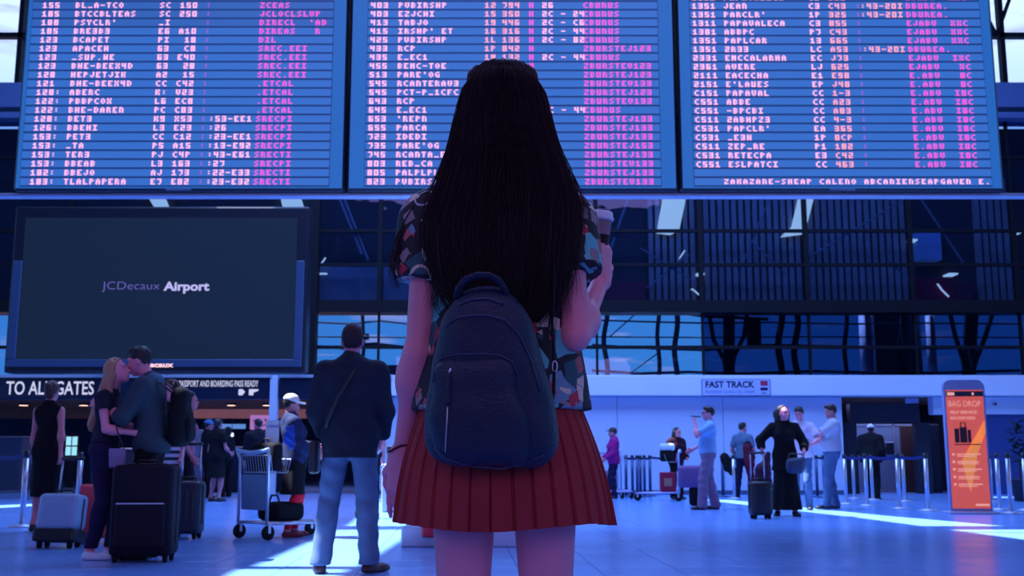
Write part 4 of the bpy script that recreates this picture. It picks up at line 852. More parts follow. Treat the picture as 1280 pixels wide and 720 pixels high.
cols2 = [(459.6, 0), (495, 0), (605.5, 3), (628, 3), (662, 1), (679, 0), (731.5, 1)]
rows2 = [(r[0], r[1], r[2], r[3][:3], 'HH'[:1] if i < 9 else '', r[5], r[6].replace(' ', '')[:(11 if len(r[6]) > 6 else 6)]) for i, r in enumerate(rows2)]
board('middle departure board behind the woman\'s head', 432.5, 848.5, 456, 826, cols2, rows2, rows2[:3], dimrows=(-3, -2, -1))
rows3 = [('1351','JEAN','C3','C43',':',':43-20I','DBUREA.'), ('1351','PARCLR\'','1P','325',':',':43-20I','DBUREA.'), ('1311','PAPAVALECA','C3','*55',':','','EJABV','XXC'), ('1381','ABBPC','P7','C43',':','','EJABV','XXC'), ('1351','PAPLCAR','13','665',':','','EJABV','XXC'), ('1351','2R33','LC','A53',':',':43-20I','DBUREA.'),
 ('2331','EMCCALARHA','EC','J73',':','','EJABV','IXC'), ('2361','AVERE','LJ','625',':','','EJABV',' XC'), ('2111','EACECHA','E1','E98',':','','E.ABV',' *C'), ('2151','E\'LAUES','EP','J48',':','','E.ABV',' *C'), ('C151','PAPAVAL','CC','1-3',':','','E.ABV','I*C'), ('C551','ABBE','CC','A23',':','','E.ABV','I*C'),
 ('C551','-BPCBI','CC','A83',':','','E.ABV','I*C'), ('C511','2ABHPZ3','CC','4-3',':','','E.ABV','I*C'), ('C531','PAPCLR\'','EA','365',':','','E.ABV','I*C'), ('C531','_E3H','1P','*CP',':','','E.ABV','I*C'), ('C511','ZEP_RE','P1','182',':','','E.ABV','I*C'), ('C531','RETECPA','E3','C42',':','','E.ABV','I*C'), ('C551','ESLPATCI','CC','463',':','','E.ABV','I*C')]
cols3 = [(871, 0), (911.5, 0), (1020.6, 0), (1046, 3), (1080.5, 2), (1087, 3), (1145, 1), (1201, 1)]
rows3 = [tuple(r) + ('',) * (8 - len(r)) for r in rows3]
board('right departure board with ticker line along its foot', 850.5, 1256, 868, 1239, cols3, rows3, rows3[:3], yoff=-0.012, footer=(905, 'ZAKAZANE-SHEAP CALENO ABCANIENSEAPGAVEN E.'), dimrows=(-3, -2, -1))
mb = MB(); a = P(-30, 247, 14.2); b = P(1310, 241, 14.2)
mb.rbox((-7.6, 14.12, a.z), (7.6, 14.30, a.z + 0.045), 0.01, seg=1); o = tag(mb.build('board_rail', M_STEEL), 'long pale rail running under all three departure boards', 'rail')
for x in (-7.4, 7.4): mb = MB(); mb.cyl((x, 14.21, a.z + .04), (x, 14.21, ROOFZ + .01), 0.02, n=8); mb.build('hanger_rod', M_DARKM, o)

# ------------------------------------------------------------ orange bag drop board
g0 = G(1214, 642); YS = g0.y
o = thing('information_totem', 'tall orange bag drop board in a rounded silver frame', 'sign', (g0.x, YS, 0), R(-4))
H_ = P(1210, 475, YS).z; w = (GX(1238, YS) - GX(1187, YS)) / 2
prof = [(-w, 0.03)] + [(-w, H_ - 0.12)] + [(-w + 0.12 * (1 - math.cos(t)), H_ - 0.12 + 0.12 * math.sin(t)) for t in (0.4, 0.8, 1.2, PI / 2)] + [(w - 0.12 * (1 - math.cos(t)), H_ - 0.12 + 0.12 * math.sin(t)) for t in (PI / 2, 1.2, 0.8, 0.4)] + [(w, H_ - 0.12), (w, 0.03)]
mb = MB(); mb.prism([(x, 0.06, z) for x, z in prof][::-1], (0, -0.10, 0)); mb.build('frame', mat('silver_frame', (0.35, 0.36, 0.6), 0.35, 0.4), o)
mb = MB(); mb.rbox((-w - 0.06, -0.2, 0), (w + 0.06, 0.22, 0.035), 0.015, seg=2); mb.build('foot_plate', M_STEEL, o)
fy = -0.043; ph = H_ - 0.16
mb = MB(); mb.box((-w + .03, fy - .004, 0.08), (w - .03, fy + .01, ph)); mb.build('poster', mat('orange_poster', (0.5, 0.10, 0.07), 0.4, emit=(0.62, 0.085, 0.045), es=0.75), o)
mb = MB(); mb.prism([(-w * .35, fy - .006, ph * .42), (0.0, fy - .006, 0.32), (w * .45, fy - .006, ph * .48), (w - .03, fy - .006, ph * .76), (w - .03, fy - .006, ph * .66)][::-1], (0, -.001, 0)); mb.build('yellow_shape', mat('amber_print', (0.6, 0.22, 0.05), 0.4, emit=(0.75, 0.23, 0.05), es=0.75), o)
M_PWH = glow('print_pale', (0.95, 0.42, 0.38), 0.85)
mb = MB(); mb.box((-w + .03, fy - .008, ph - .10), (w - .03, fy - .004, ph - .02)); mb.build('header_strip', M_DARKM, o)
mb = MB(); mb.box((-w + .05, fy - .010, ph - .085), (-w + .16, fy - .008, ph - .035)); mb.box((w * .35, fy - .010, ph - .08), (w * .45, fy - .008, ph - .04)); mb.build('header_mark', M_PWH, o)
text('BAG DROP', 'lettering', o, (-w * .80, fy - .006, ph - .26), M_PWH, height=0.09, width=w * 1.55, bold=-0.005)
text('SELF SERVICE', 'lettering', o, (-w * .75, fy - .006, ph - .37), M_PWH, height=0.045, width=w * 1.3, bold=0.02); text('BAG DROP DESKS', 'lettering', o, (-w * .75, fy - .006, ph - .46), M_PWH, height=0.045, width=w * 1.2, bold=0.02)
mb = MB(); z0 = ph - .82; mb.rbox((-.19, fy - .012, z0), (-.12, fy - .006, z0 + .22), .01, seg=1); mb.rbox((-.11, fy - .012, z0), (.0, fy - .006, z0 + .24), .01, seg=1); mb.rbox((.01, fy - .012, z0), (.06, fy - .006, z0 + .20), .01, seg=1)
mb.tube([(-.09, fy - .01, z0 + .24), (-.09, fy - .01, z0 + .31), (-.02, fy - .01, z0 + .31), (-.02, fy - .01, z0 + .24)], .01, 6); mb.box((-.20, fy - .012, z0 - .035), (.20, fy - .006, z0 - .02)); mb.build('luggage_symbol', mat('dark_print', (0.03, 0.008, 0.015), 0.5), o)
for k in range(5):
    z0 = ph - 1.0 - k * .115; mb = MB(); mb.cyl((-w * .72, fy - .004, z0), (-w * .72, fy - .010, z0), .02, n=12); mb.box((-w * .55, fy - .008, z0 - .006), (w * (.6 - .12 * (k % 2)), fy - .004, z0 + .010)); mb.box((-w * .55, fy - .008, z0 - .034), (w * (.35 + .1 * (k % 2)), fy - .004, z0 - .022)); mb.build('bullet_line', M_PWH, o)
mb = MB(); mb.rbox((w * .2, fy - .008, .12), (w * .85, fy - .004, .15), .01, seg=1); mb.build('bottom_mark', M_PWH, o)

# ------------------------------------------------------------ queue posts
M_BELT = mat('belt_blue', (0.02, 0.03, 0.16), 0.7)
def stanchion(label, x, y, group, hgt=0.93, dark=False, to=None):
    o = thing('queue_post', label, 'queue post', (x, y, 0), 0, group); pm = M_DPOST if dark else M_CHROME
    mb = MB(); mb.lathe([(0.16, 0), (0.16, 0.015), (0.05, 0.035), (0.03, 0.04)], 20); mb.build('base', M_STEEL if not dark else M_DPOST, o, True)
    mb = MB(); mb.cyl((0, 0, 0.03), (0, 0, hgt - 0.06), 0.034, n=12); mb.build('pole', pm, o, True)
    mb = MB(); mb.cyl((0, 0, hgt - 0.08), (0, 0, hgt), 0.038, n=12); mb.build('belt_head', M_BLACKP, o, True)
    if to:
        d = Vector((to[0] - x, to[1] - y, 0)); n_ = Vector((-d.y, d.x, 0)).normalized() * 0.002; a = Vector((0, 0, hgt - .075)); b = a + d
        pts = []; m_ = 10
        for i in range(m_ + 1): t = i / m_; q = a.lerp(b, t) - Vector((0, 0, 0.035 * 4 * t * (1 - t))); pts.append(q)
        mb = MB()
        for i in range(m_): p, q = pts[i], pts[i + 1]; mb.add([p - n_, q - n_, q - n_ + Vector((0, 0, .05)), p - n_ + Vector((0, 0, .05)), p + n_, q + n_, q + n_ + Vector((0, 0, .05)), p + n_ + Vector((0, 0, .05))], [(0, 1, 2, 3), (7, 6, 5, 4), (3, 2, 6, 7), (0, 4, 5, 1)])
        mb.build('belt', M_BELT, o)
M_DPOST = mat('dark_post', (0.05, 0.09, 0.22), 0.4, 0.3)
near = [(1058, 20.6), (1084, 19.8), (1124.6, 18.6), (1160.4, 17.9), (1250, 18.2), (1264, 17.0), (1284, 18.0)]
names = ['pale queue post just right of the man with folded arms', 'pale queue post below the person in black with the cap', 'pale queue post under the wooden portal panel', 'tallest pale queue post left of the orange board', 'pale queue post first right of the orange board', 'pale queue post second right of the orange board', 'pale queue post cut by the right edge']
pp = [(GX(a, y), y) for a, y in near]
for i, (x, y) in enumerate(pp): stanchion(names[i], x, y, 'queue posts before the right passage', to=pp[i + 1] if i < len(pp) - 1 and i != 3 else None)
back = [(1068, 23.5, 'slim rear queue post beside the folded arms man'), (1091, 22.6, 'rear queue post close beside the front one under the cap'), (1131, 21.8, 'rear queue post close beside the front one at the portal'), (1240, 21.5, 'rear queue post tight against the orange board')]
bp_ = [(GX(a, y), y) for a, y, n_ in back]
for i, (a, y, n_) in enumerate(back): stanchion(n_, GX(a, y), y, 'rear queue posts at the right passage', to=bp_[i + 1] if i < 2 else None)
wl = [(783, 24.6), (791, 25.0), (797, 24.4), (801, 25.2), (806, 24.6), (813, 25.1)]
wn = ['dark queue post, first of the cluster by the white wall', 'dark queue post, second of the cluster by the white wall', 'dark queue post, third of the cluster by the white wall', 'dark queue post, fourth of the cluster by the white wall', 'dark queue post, fifth of the cluster by the white wall', 'dark queue post, last of the cluster by the white wall']
wp = [(GX(a, y), y) for a, y in wl]
for i, (x, y) in enumerate(wp): stanchion(wn[i], x, y, 'dark queue posts clustered by the white wall', dark=True, to=wp[i + 1] if i < 5 else (GX(860, 25), 25))
stanchion('dark queue post just left of the man with the vest', GX(904, 24.6), 24.6, 'dark queue posts near the seated travellers', dark=True, to=(GX(946, 24.6), 24.6))
stanchion('pale queue post in front of the man with the vest', GX(918, 23.4), 23.4, 'dark queue posts near the seated travellers')
stanchion('dark thick queue post behind the man in the white tee', GX(1022, 24.4), 24.4, 'dark queue posts near the seated travellers', dark=True, to=(GX(1052, 24.6), 24.6))
stanchion('dark queue post beside the folded arms man', GX(1031, 24.0), 24.0, 'dark queue posts near the seated travellers', dark=True)
lf = [(27, 13.6, 'pale queue post at the far left beside the woman in black'), (96, 15.5, 'pale queue post between the black dress and the blonde'), (-14, 16.5, 'pale queue post beyond the left edge'), (62, 19.5, 'rear pale queue post behind the woman in black')]
lp = [(GX(a, y), y) for a, y, n_ in lf]
for i, (a, y, n_) in enumerate(lf): stanchion(n_, GX(a, y), y, 'queue posts at the left', to=(lp[3] if i == 0 else (lp[0] if i == 2 else None)))

# ------------------------------------------------------------ luggage
def suitcase(label, x, y, rz, w, h_, d, m, handle=0.0, wheels=True, lean=0, ridge=True, dark_base=False, group=None):
    o = thing('suitcase', label, 'suitcase', (x, y, 0), rz, group)
    M_ = Matrix.Translation((0, 0, 0.05)) @ Matrix.Rotation(lean, 4, 'X')
    mb = MB(); z0 = 0.11 if dark_base else 0.0; mb.rbox((-w / 2, -d / 2, z0), (w / 2, d / 2, h_ - 0.05), 0.05, M=M_, seg=4); mb.build('shell', m, o, True)
    if dark_base: mb = MB(); mb.rbox((-w / 2 - .012, -d / 2 - .01, 0), (w / 2 + .012, d / 2 + .01, 0.12), 0.03, M=M_); mb.build('base', M_BLACKP, o)
    if ridge:
        for i in range(4):
            xx = -w / 2 + w * (i + 1) / 5; mb = MB(); mb.rbox((xx - .012, -d / 2 - .008, 0.14), (xx + .012, -d / 2 + .02, h_ - 0.14), 0.008, M=M_, seg=1); mb.build('ridge', m, o)
    else:
        mb = MB(); mb.rbox((-w / 2 + .05, -d / 2 - .03, 0.07), (w / 2 - .05, -d / 2 + .02, h_ * .55), 0.03, M=M_); mb.build('front_pocket', m, o)
        mb = MB(); mb.tube([M_ @ Vector(q) for q in ((-w / 2 + .06, -d / 2 - .032, h_ * .54), (w / 2 - .06, -d / 2 - .032, h_ * .54))], .006, 6); mb.build('zip', M_STEEL, o)
    mb = MB(); c_ = 0.0; q = [M_ @ Vector(v) for v in ((-w / 2 - .004, 0, .1), (-w / 2 - .004, 0, h_ - .1), (-w / 2 + .1, 0, h_ - .043), (w / 2 - .1, 0, h_ - .043), (w / 2 + .004, 0, h_ - .1), (w / 2 + .004, 0, .1))]
    mb.tube(q, .007, 6); mb.build('zip_seam', M_BLACKP, o)
    mb = MB(); mb.tube([M_ @ Vector(v) for v in ((-.09, 0, h_ - .055), (-.08, 0, h_ - .015), (.08, 0, h_ - .015), (.09, 0, h_ - .055))], .012, 8); mb.build('carry_handle', M_BLACKP, o, True)
    if handle:
        mb = MB(); hy = d / 2 - .05; mb.tube([M_ @ Vector(v) for v in ((-.1, hy, h_ - .06), (-.1, hy, h_ + handle))], .009, 8); mb.tube([M_ @ Vector(v) for v in ((.1, hy, h_ - .06), (.1, hy, h_ + handle))], .009, 8); mb.build('telescopic_rods', M_CHROME, o, True)
        mb = MB(); mb.tube([M_ @ Vector(v) for v in ((-.115, hy, h_ + handle), (.115, hy, h_ + handle))], .017, 8); mb.build('grip', M_BLACKP, o, True)
    for sx in (-1, 1):
        for sy in (-1, 1):
            mb = MB(); cx_, cy_ = sx * (w / 2 - .05), sy * (d / 2 - .05); mb.cyl((cx_ - .015, cy_, .03), (cx_ + .015, cy_, .03), .03, n=14); mb.box((cx_ - .02, cy_ - .02, .04), (cx_ + .02, cy_ + .02, .075)); mb.build('wheel', M_RUBBER, o)
    return o
g = G(171, 704); suitcase('large black fabric suitcase standing before the kissing man', g.x, g.y + .15, R(4), 0.50, 0.78, 0.32, mat('black_luggage', (0.012, 0.010, 0.022), 0.6), ridge=False)
g = G(66, 686); suitcase('silver blue hard suitcase at the left with dark base', g.x, g.y + .12, R(-6), 0.40, 0.50, 0.24, mat('silver_blue_shell', (0.26, 0.42, 0.62), 0.35), handle=0.30, lean=R(-8), dark_base=True)
g = G(104, 683); suitcase('coral pink hard suitcase behind the blonde woman', g.x - .02, g.y + .45, R(8), 0.42, 0.58, 0.26, mat('coral_shell', (0.62, 0.06, 0.10), 0.4), handle=0.15)
g = G(228, 674); suitcase('dark hard suitcase behind the backpack of the kissing man', g.x, g.y + .12, R(-5), 0.33, 0.60, 0.24, mat('dark_teal_shell', (0.018, 0.025, 0.045), 0.4), handle=0.34)
g = G(953, 649); suitcase('small black suitcase beside the woman in the long black dress', g.x, g.y + .1, R(10), 0.31, 0.52, 0.22, M_BLACKP, handle=0.35)
# low white plinth with red case
g = G(530, 684)
mb = MB(); zt = P(530, 659, g.y).z; mb.rbox((GX(501, g.y), g.y, 0), (GX(640, g.y) + .1, g.y + 0.5, zt), 0.01, seg=1); tag(mb.build('low_plinth', mat('plinth_white', (0.45, 0.58, 0.8), 0.4)), 'low white plinth on the floor behind the skirt', 'plinth')
o = thing('red_bag', 'small red bag at the edge of the white plinth', 'bag', (GX(537, g.y), g.y - 0.06, 0))
mb = MB(); zb = P(530, 671, g.y).z; mb.rbox((-.07, -.05, zb), (.07, .055, zt + .10), .02, seg=2); mb.build('bag_body', mat('bright_red', (0.6, 0.01, 0.05), 0.5), o, True)
mb = MB(); mb.tube([(-.04, 0, zt + .09), (-.03, 0, zt + .15), (.03, 0, zt + .15), (.04, 0, zt + .09)], .008, 6); mb.build('handle', MATS['bright_red'], o)
mb = MB(); mb.rbox((-.04, .055, zt), (.04, .12, zt + .03), .01, seg=1); mb.build('clasp', M_STEEL, o)

# ------------------------------------------------------------ luggage trolleys
def trolley(label, x, y, rz, panel=None, scale=1.0, hz=0.98, frame_m=None):
    o = thing('luggage_trolley', label, 'trolley', (x, y, 0), rz); k = scale; fm = frame_m or M_CHROME; W_ = 0.27 * k
    for sx in (-1, 1): mb = MB(); mb.tube([(sx * W_, -.02, .16), (sx * W_, -.02, hz - .1), (sx * W_ * 1.12, -.05, hz)], .017, 8); mb.build('upright', fm, o, True)
    mb = MB(); mb.tube([(-W_ * 1.12, -.05, hz), (-W_ * .9, -.06, hz - .015), (0, -.07, hz - .035), (W_ * .9, -.06, hz - .015), (W_ * 1.12, -.05, hz)], .022, 8); mb.build('handle', mat('pale_handle', (0.25, 0.42, 0.7), 0.4), o, True)
    mb = MB()
    for i in range(12): xx = -W_ + 2 * W_ * i / 11; mb.tube([(xx, 0, hz - .06), (xx, .03, hz - .24), (xx, .22, hz - .24), (xx, .26, hz - .10)], .004, 5)
    for q in ((0, -.06), (.03, -.24), (.22, -.24), (.26, -.10)): mb.tube([(-W_, q[0], hz + q[1]), (W_, q[0], hz + q[1])], .006, 5)
    mb.build('basket', M_STEEL, o)
    if panel: mb = MB(); mb.rbox((-W_ + .02, -.01, .30), (W_ - .02, .01, hz - .26), .008, seg=1); mb.build('panel', panel, o)
    for sx in (-1, 1): mb = MB(); mb.tube([(sx * W_, -.02, .17), (sx * W_, .35, .16), (sx * W_ * .45, .85, .15)], .017, 8); mb.build('side_bar', fm, o, True)
    mb = MB(); mb.tube([(-W_, 0, .17), (W_, 0, .17)], .015, 8); mb.tube([(-W_ * .45, .85, .15), (W_ * .45, .85, .15)], .017, 8); mb.tube([(-W_, .35, .16), (W_, .35, .16)], .012, 8); mb.tube([(-W_ * .7, .6, .155), (W_ * .7, .6, .155)], .012, 8)
    mb.tube([(0, 0, .17), (0, .85, .15)], .012, 8); mb.build('platform', fm, o, True)
    for cx_, cy_ in ((-W_, 0), (W_, 0), (-W_ * .4, .82), (W_ * .4, .82)):
        mb = MB(); Mx = Matrix.Translation((cx_, cy_, .075)) @ Matrix.Rotation(PI / 2, 4, 'Y')
        mb.lathe([(.03, -.02), (.06, -.022), (.075, -.012), (.075, .012), (.06, .022), (.03, .02)], 18, 0, Mx); w_ = mb.build('wheel', M_RUBBER, o, True)
        mb = MB(); mb.box((cx_ - .03, cy_ - .015, .07), (cx_ - .024, cy_ + .015, .165)); mb.box((cx_ + .024, cy_ - .015, .07), (cx_ + .03, cy_ + .015, .165)); mb.box((cx_ - .03, cy_ - .02, .15), (cx_ + .03, cy_ + .02, .166)); mb.build('fork', M_STEEL, w_)
    return o
g1 = G(289, 674); g2 = G(341, 675)
trolley('silver luggage trolley with wire basket and blue panel', (g1.x + g2.x) / 2, g1.y, R(-42), mat('blue_advert_panel', (0.10, 0.20, 0.36), 0.4), scale=0.95, hz=P(310, 562, g1.y).z)
mb = MB(); c = Vector(((g1.x + g2.x) / 2 + 0.16, g1.y + 0.22, 0)); 
o = thing('duffel_bag', 'black duffel bag lying on the near trolley platform', 'bag', (c.x, c.y, 0.175), R(-42)); mb = MB(); mb.rbox((-.2, -.1, 0), (.2, .28, .20), .07, seg=4); mb.build('bag_body', M_BLACK, o, True); mb = MB(); mb.tube([(-.1, 0, .18), (-.05, 0, .27), (.05, 0, .27), (.1, 0, .18)], .012, 6); mb.build('handle', M_BLACKP, o)
o = thing('duffel_bag', 'dark holdall in the wire basket of the near trolley', 'bag', ((g1.x + g2.x) / 2 + 0.06, g1.y + 0.10, P(310, 562, g1.y).z - 0.225), R(-42)); mb = MB(); mb.rbox((-.22, -.03, 0), (.22, .10, .30), .05, seg=4); mb.build('bag_body', M_BLACK, o, True); mb = MB(); mb.tube([(-.1, .03, .28), (-.05, .03, .34), (.05, .03, .34), (.1, .03, .28)], .010, 6); mb.build('handle', M_BLACKP, o)
gq = G(848, 626); trolley('luggage trolley seen side on before the white wall', gq.x, gq.y, R(82), None, 1.0, 1.02, mat('pale_tube', (0.42, 0.44, 0.75), 0.4, 0.2))
o = thing('box_load', 'small red printed box on the side-on trolley', 'box', (gq.x - .20, gq.y - 0.0, .175)); mb = MB(); mb.rbox((-.16, -.13, 0), (.14, .13, .40), .02, seg=2); mb.build('carton', mat('red_carton', (0.35, 0.02, 0.06), 0.6), o); mb = MB(); mb.rbox((-.10, -.134, .12), (.06, -.13, .28), .001, seg=1); mb.build('print', mat('tan_print', (0.4, 0.2, 0.15), 0.6), o)
o = thing('holdall', 'mauve holdall behind the man in the blue shirt', 'bag', (GX(869, 20), 20.0, 0.0)); mb = MB(); mb.rbox((-.30, -.12, 0.32), (.25, .12, .72), .07, seg=4); mb.build('bag_body', mat('mauve_cloth', (0.20, 0.10, 0.26), 0.7), o, True)
mb = MB(); mb.rbox((-.1, -.1, 0), (.2, .1, .34), .05, seg=3); mb.build('lower_case', M_BLACK, o, True)
gm = G(762, 622); trolley('luggage trolley beside the skirt hem before the magenta jacket', gm.x + .02, gm.y, R(200), None, 1.0, 1.0, MATS['pale_tube'])
o = thing('bag', 'pale bag on the trolley beside the skirt hem', 'bag', (gm.x, gm.y - .25, .175)); mb = MB(); mb.rbox((-.15, -.12, 0), (.15, .12, .42), .06, seg=3); mb.build('bag_body', mat('pale_mauve_bag', (0.3, 0.28, 0.42), 0.7), o, True)
# ticket scanners
for a, lab in ((484, 'grey ticket scanner post beside the blazer man, left one'), (497, 'grey ticket scanner post beside her hand, right one')):
    y = 17.5; o = thing('ticket_scanner', lab, 'ticket scanner', (GX(a, y), y, 0)); mb = MB(); mb.rbox((-.09, -.1, 0), (.09, .1, .70), .02, seg=1); mb.build('cabinet', M_STEEL, o)
    mb = MB(); mb.rbox((-.10, -.12, .70), (.10, .12, .76), .02, seg=1); mb.build('top_plate', M_CHROME, o); mb = MB(); mb.cyl((.03, 0, .76), (.03, 0, .98), .018, n=8); mb.rbox((-.02, -.05, .90), (.08, -.01, 1.04), .01, seg=1); mb.build('reader', M_BLACKP, o)
# ------------------------------------------------------------ cloth materials
M_JEANS = mat('blue_denim', (0.075, 0.14, 0.28), 0.75, noise=0.45, nscale=7, bump=0.3, bscale=160)
M_JEANS2 = mat('pale_denim', (0.10, 0.165, 0.30), 0.75, noise=0.45, nscale=6, bump=0.3, bscale=160)
M_NAVYP = mat('navy_trousers', (0.018, 0.014, 0.055), 0.8, noise=0.2)
M_BLAZER = mat('charcoal_blazer', (0.020, 0.028, 0.048), 0.8, noise=0.2, bump=0.2, bscale=120)
M_HOOD = mat('grey_teal_hoodie', (0.038, 0.062, 0.085), 0.85, noise=0.2, bump=0.2)
M_DKTOP = mat('dark_top', (0.014, 0.013, 0.022), 0.8, noise=0.3)
M_BLUES = mat('light_blue_shirt', (0.22, 0.42, 0.68), 0.7)
M_GREYS = mat('pale_grey_shirt', (0.42, 0.42, 0.55), 0.75)
M_TEE = mat('white_tee', (0.68, 0.60, 0.78), 0.75)
M_TAN = mat('mauve_tan_trousers', (0.24, 0.16, 0.26), 0.8)
M_MAG = mat('magenta_jacket', (0.34, 0.015, 0.19), 0.7)
M_MAROON = mat('maroon_cloth', (0.12, 0.012, 0.035), 0.8)
M_VEST = mat('slate_vest', (0.10, 0.16, 0.26), 0.8)
M_RED = mat('bright_red_leggings', (0.85, 0.015, 0.04), 0.6)
M_CAPW = mat('cream_cap', (0.80, 0.72, 0.72), 0.7)
M_CAPB = mat('sky_blue_cap', (0.14, 0.34, 0.66), 0.7)
M_SHOEW = mat('white_canvas', (0.62, 0.70, 0.85), 0.6)
M_BLONDE = mat('blonde_hair', (0.46, 0.23, 0.14), 0.5, noise=0.3, nscale=30, bump=0.5, bscale=70, stretch=(6, 6, 0.6))
M_LEATHER = mat('strap_leather', (0.02, 0.02, 0.03), 0.5)

def backpack(label, parent_sk, col, w=0.30, hh=0.46, d=0.18, z=1.0, yoff=-0.17, lean=0, x=0.0, front=False):
    """a small rucksack at the wearer's back, a thing of its own"""
    root = parent_sk['root']; M_ = Matrix.Translation(root.location) @ Matrix.Rotation(root.rotation_euler.z, 4, 'Z'); p = M_ @ Vector((x, yoff - d / 2, z))
    o = thing('backpack', label, 'backpack', p, root.rotation_euler.z)
    sculpt('bag_body', [cone((-w * .22, 0, w * .3), (w * .22, 0, w * .3), w * .3, w * .3, .06, (1, d / w * 1.5, 1)), cone((-w * .2, 0, hh * .5), (w * .2, 0, hh * .5), w * .3, w * .3, .06, (1, d / w * 1.5, 1)), cone((-w * .12, 0, hh - w * .3), (w * .12, 0, hh - w * .3), w * .28, w * .28, .06, (1, d / w * 1.4, 1))], col, .010, o)
    sculpt('front_pocket', [cone((-w * .15, -d * .42, hh * .2), (w * .15, -d * .42, hh * .2), .06, .06, .04, (1, .6, 1)), cone((-w * .15, -d * .42, hh * .4), (w * .15, -d * .42, hh * .4), .055, .055, .04, (1, .6, 1))], col, .010, o)
    for sx in (-1, 1):
        mb = MB(); tz = min(hh, 1.43 - z + .05); mb.tube([(sx * .07, d * .3, hh - .06), (sx * .10, d * .5 + .06, tz + .03), (sx * .12, d * .5 + .17, tz - .02), (sx * .145, d * .5 + .24, tz - .15), (sx * .16, d * .5 + .16, .20), (sx * .10, d * .4, .07)], .018, 6, flat=.5); mb.build('shoulder_strap', MATS['strap_leather'], o, True)
    mb = MB(); mb.tube([(-.04, d * .3, hh - .03), (-.03, d * .3, hh + .03), (.03, d * .3, hh + .03), (.04, d * .3, hh - .03)], .008, 6); mb.build('handle', MATS['strap_leather'], o, True)
    return o
def held(name, label, cat, sk, pts_fn, m, smooth=True):
    root = sk['root']; o = thing(name, label, cat, root.location, root.rotation_euler.z); pts_fn(o); return o

# --- woman in black at far left, back to us, pulling the silver suitcase
g = G(52, 664)
A_ = human('woman in sleeveless black dress seen from behind at far left', (g.x, g.y), R(-6), 1.74, 0.011, 0.93, True, hands={'R': (0.30, -0.22, 0.78)}, elbow={'R': (0.6, -.6, 0)}, skin=M_SKIN_FAR,
     top=dict(mat=M_BLACK, sleeveless=True, hem=0.86, name='dress_top'), bottom=dict(kind='skirt', mat=M_BLACK, waist=1.0, cut=0.40, flare=0.02), shoe=M_SHOEK, hair=dict(style='bun', mat=mat('auburn_hair', (0.07, 0.022, 0.02), 0.5)), faceup=False)
# --- blonde woman and young man kissing
g = G(123, 699)
D_ = human('blonde woman kissing the young man, dark floral top and navy trousers', (g.x, 9.25), R(-90), 1.66, 0.009, 0.92, True, lean=2, nod=-14, headoff=(0, 0.02, 0.02), skin=M_SKIN,
     hands={'R': (0.10, 0.30, 1.10), 'L': (-0.10, 0.30, 1.20)}, elbow={'R': (0.5, -0.8, -0.6), 'L': (-.5, -.8, -.6)}, feet=((-0.09, 0.06, 4), (0.09, -0.05, -6)),
     top=dict(mat=mat('dark_floral_cloth', (0.02, 0.02, 0.04), 0.8, noise=0.9, nscale=18), sleeve=0.35, hem=1.02), bottom=dict(kind='trousers', mat=M_NAVYP, waist=1.05, cut=0.10, flare=0.005), shoe=M_SHOEW, hair=dict(style='long', mat=M_BLONDE, len=0.46, w=0.10, frontlock=True), faceup=False)
xm = P(187, 600, 9.3).x
E_ = human('young man in grey hoodie kissing the blonde woman', (xm, 9.32), R(90), 1.79, 0.009, 1.0, False, lean=7, nod=16, headoff=(0, 0.035, 0), skin=M_SKIN,
     hands={'L': (-0.12, 0.40, 1.24), 'R': (0.12, 0.42, 1.2)}, elbow={'L': (-0.4, -0.4, -1), 'R': (.4, -.4, -1)}, hnrm={'L': (0.6, 0.3, 0), 'R': (-.6, .3, 0)},
     top=dict(mat=M_HOOD, sleeve=1.25, hem=0.86, e=0.024, se=0.010, name='hoodie'), bottom=dict(kind='trousers', mat=M_BLACK, waist=0.95), shoe=M_SHOEK, hair=dict(style='short', mat=M_HAIRK), faceup=False)
sculpt('hood', [cone(E_['up'](-0.07, -0.06, 1.47), E_['up'](0.07, -0.06, 1.47), .055, .055, .04), cone(E_['up'](-0.08, 0.02, 1.49), E_['up'](-0.04, .07, 1.43), .03, .02, .03), cone(E_['up'](0.08, 0.02, 1.49), E_['up'](0.04, .07, 1.43), .03, .02, .03)], mat('hood_lining', (0.09, 0.16, 0.23), 0.85), .009, E_['root'])
backpack('large black rucksack on the back of the kissing man', E_, M_BLACK, .34, .52, .20, .93, -.13)
o = thing('shoulder_bag', 'small mauve shoulder bag hanging between the kissing couple', 'bag', (P(146, 570, 9.0).x, 9.02, P(146, 585, 9.0).z), R(5))
mb = MB(); mb.rbox((-.065, -.03, 0), (.065, .03, .16), .02, seg=3); mb.build('bag_body', mat('mauve_leather', (0.24, 0.17, 0.32), 0.5), o, True)
mb = MB(); t_ = o.location; mb.tube([(.05, 0, .15), (-.02, .03, .30), (-.09, .12, .48), (-.12, .22, .62)], .006, 5); mb.build('strap', M_LEATHER, o, True)
mb = MB(); mb.rbox((-.064, -.034, .09), (.064, -.028, .16), .003, seg=1); mb.build('flap', MATS['mauve_leather'], o)
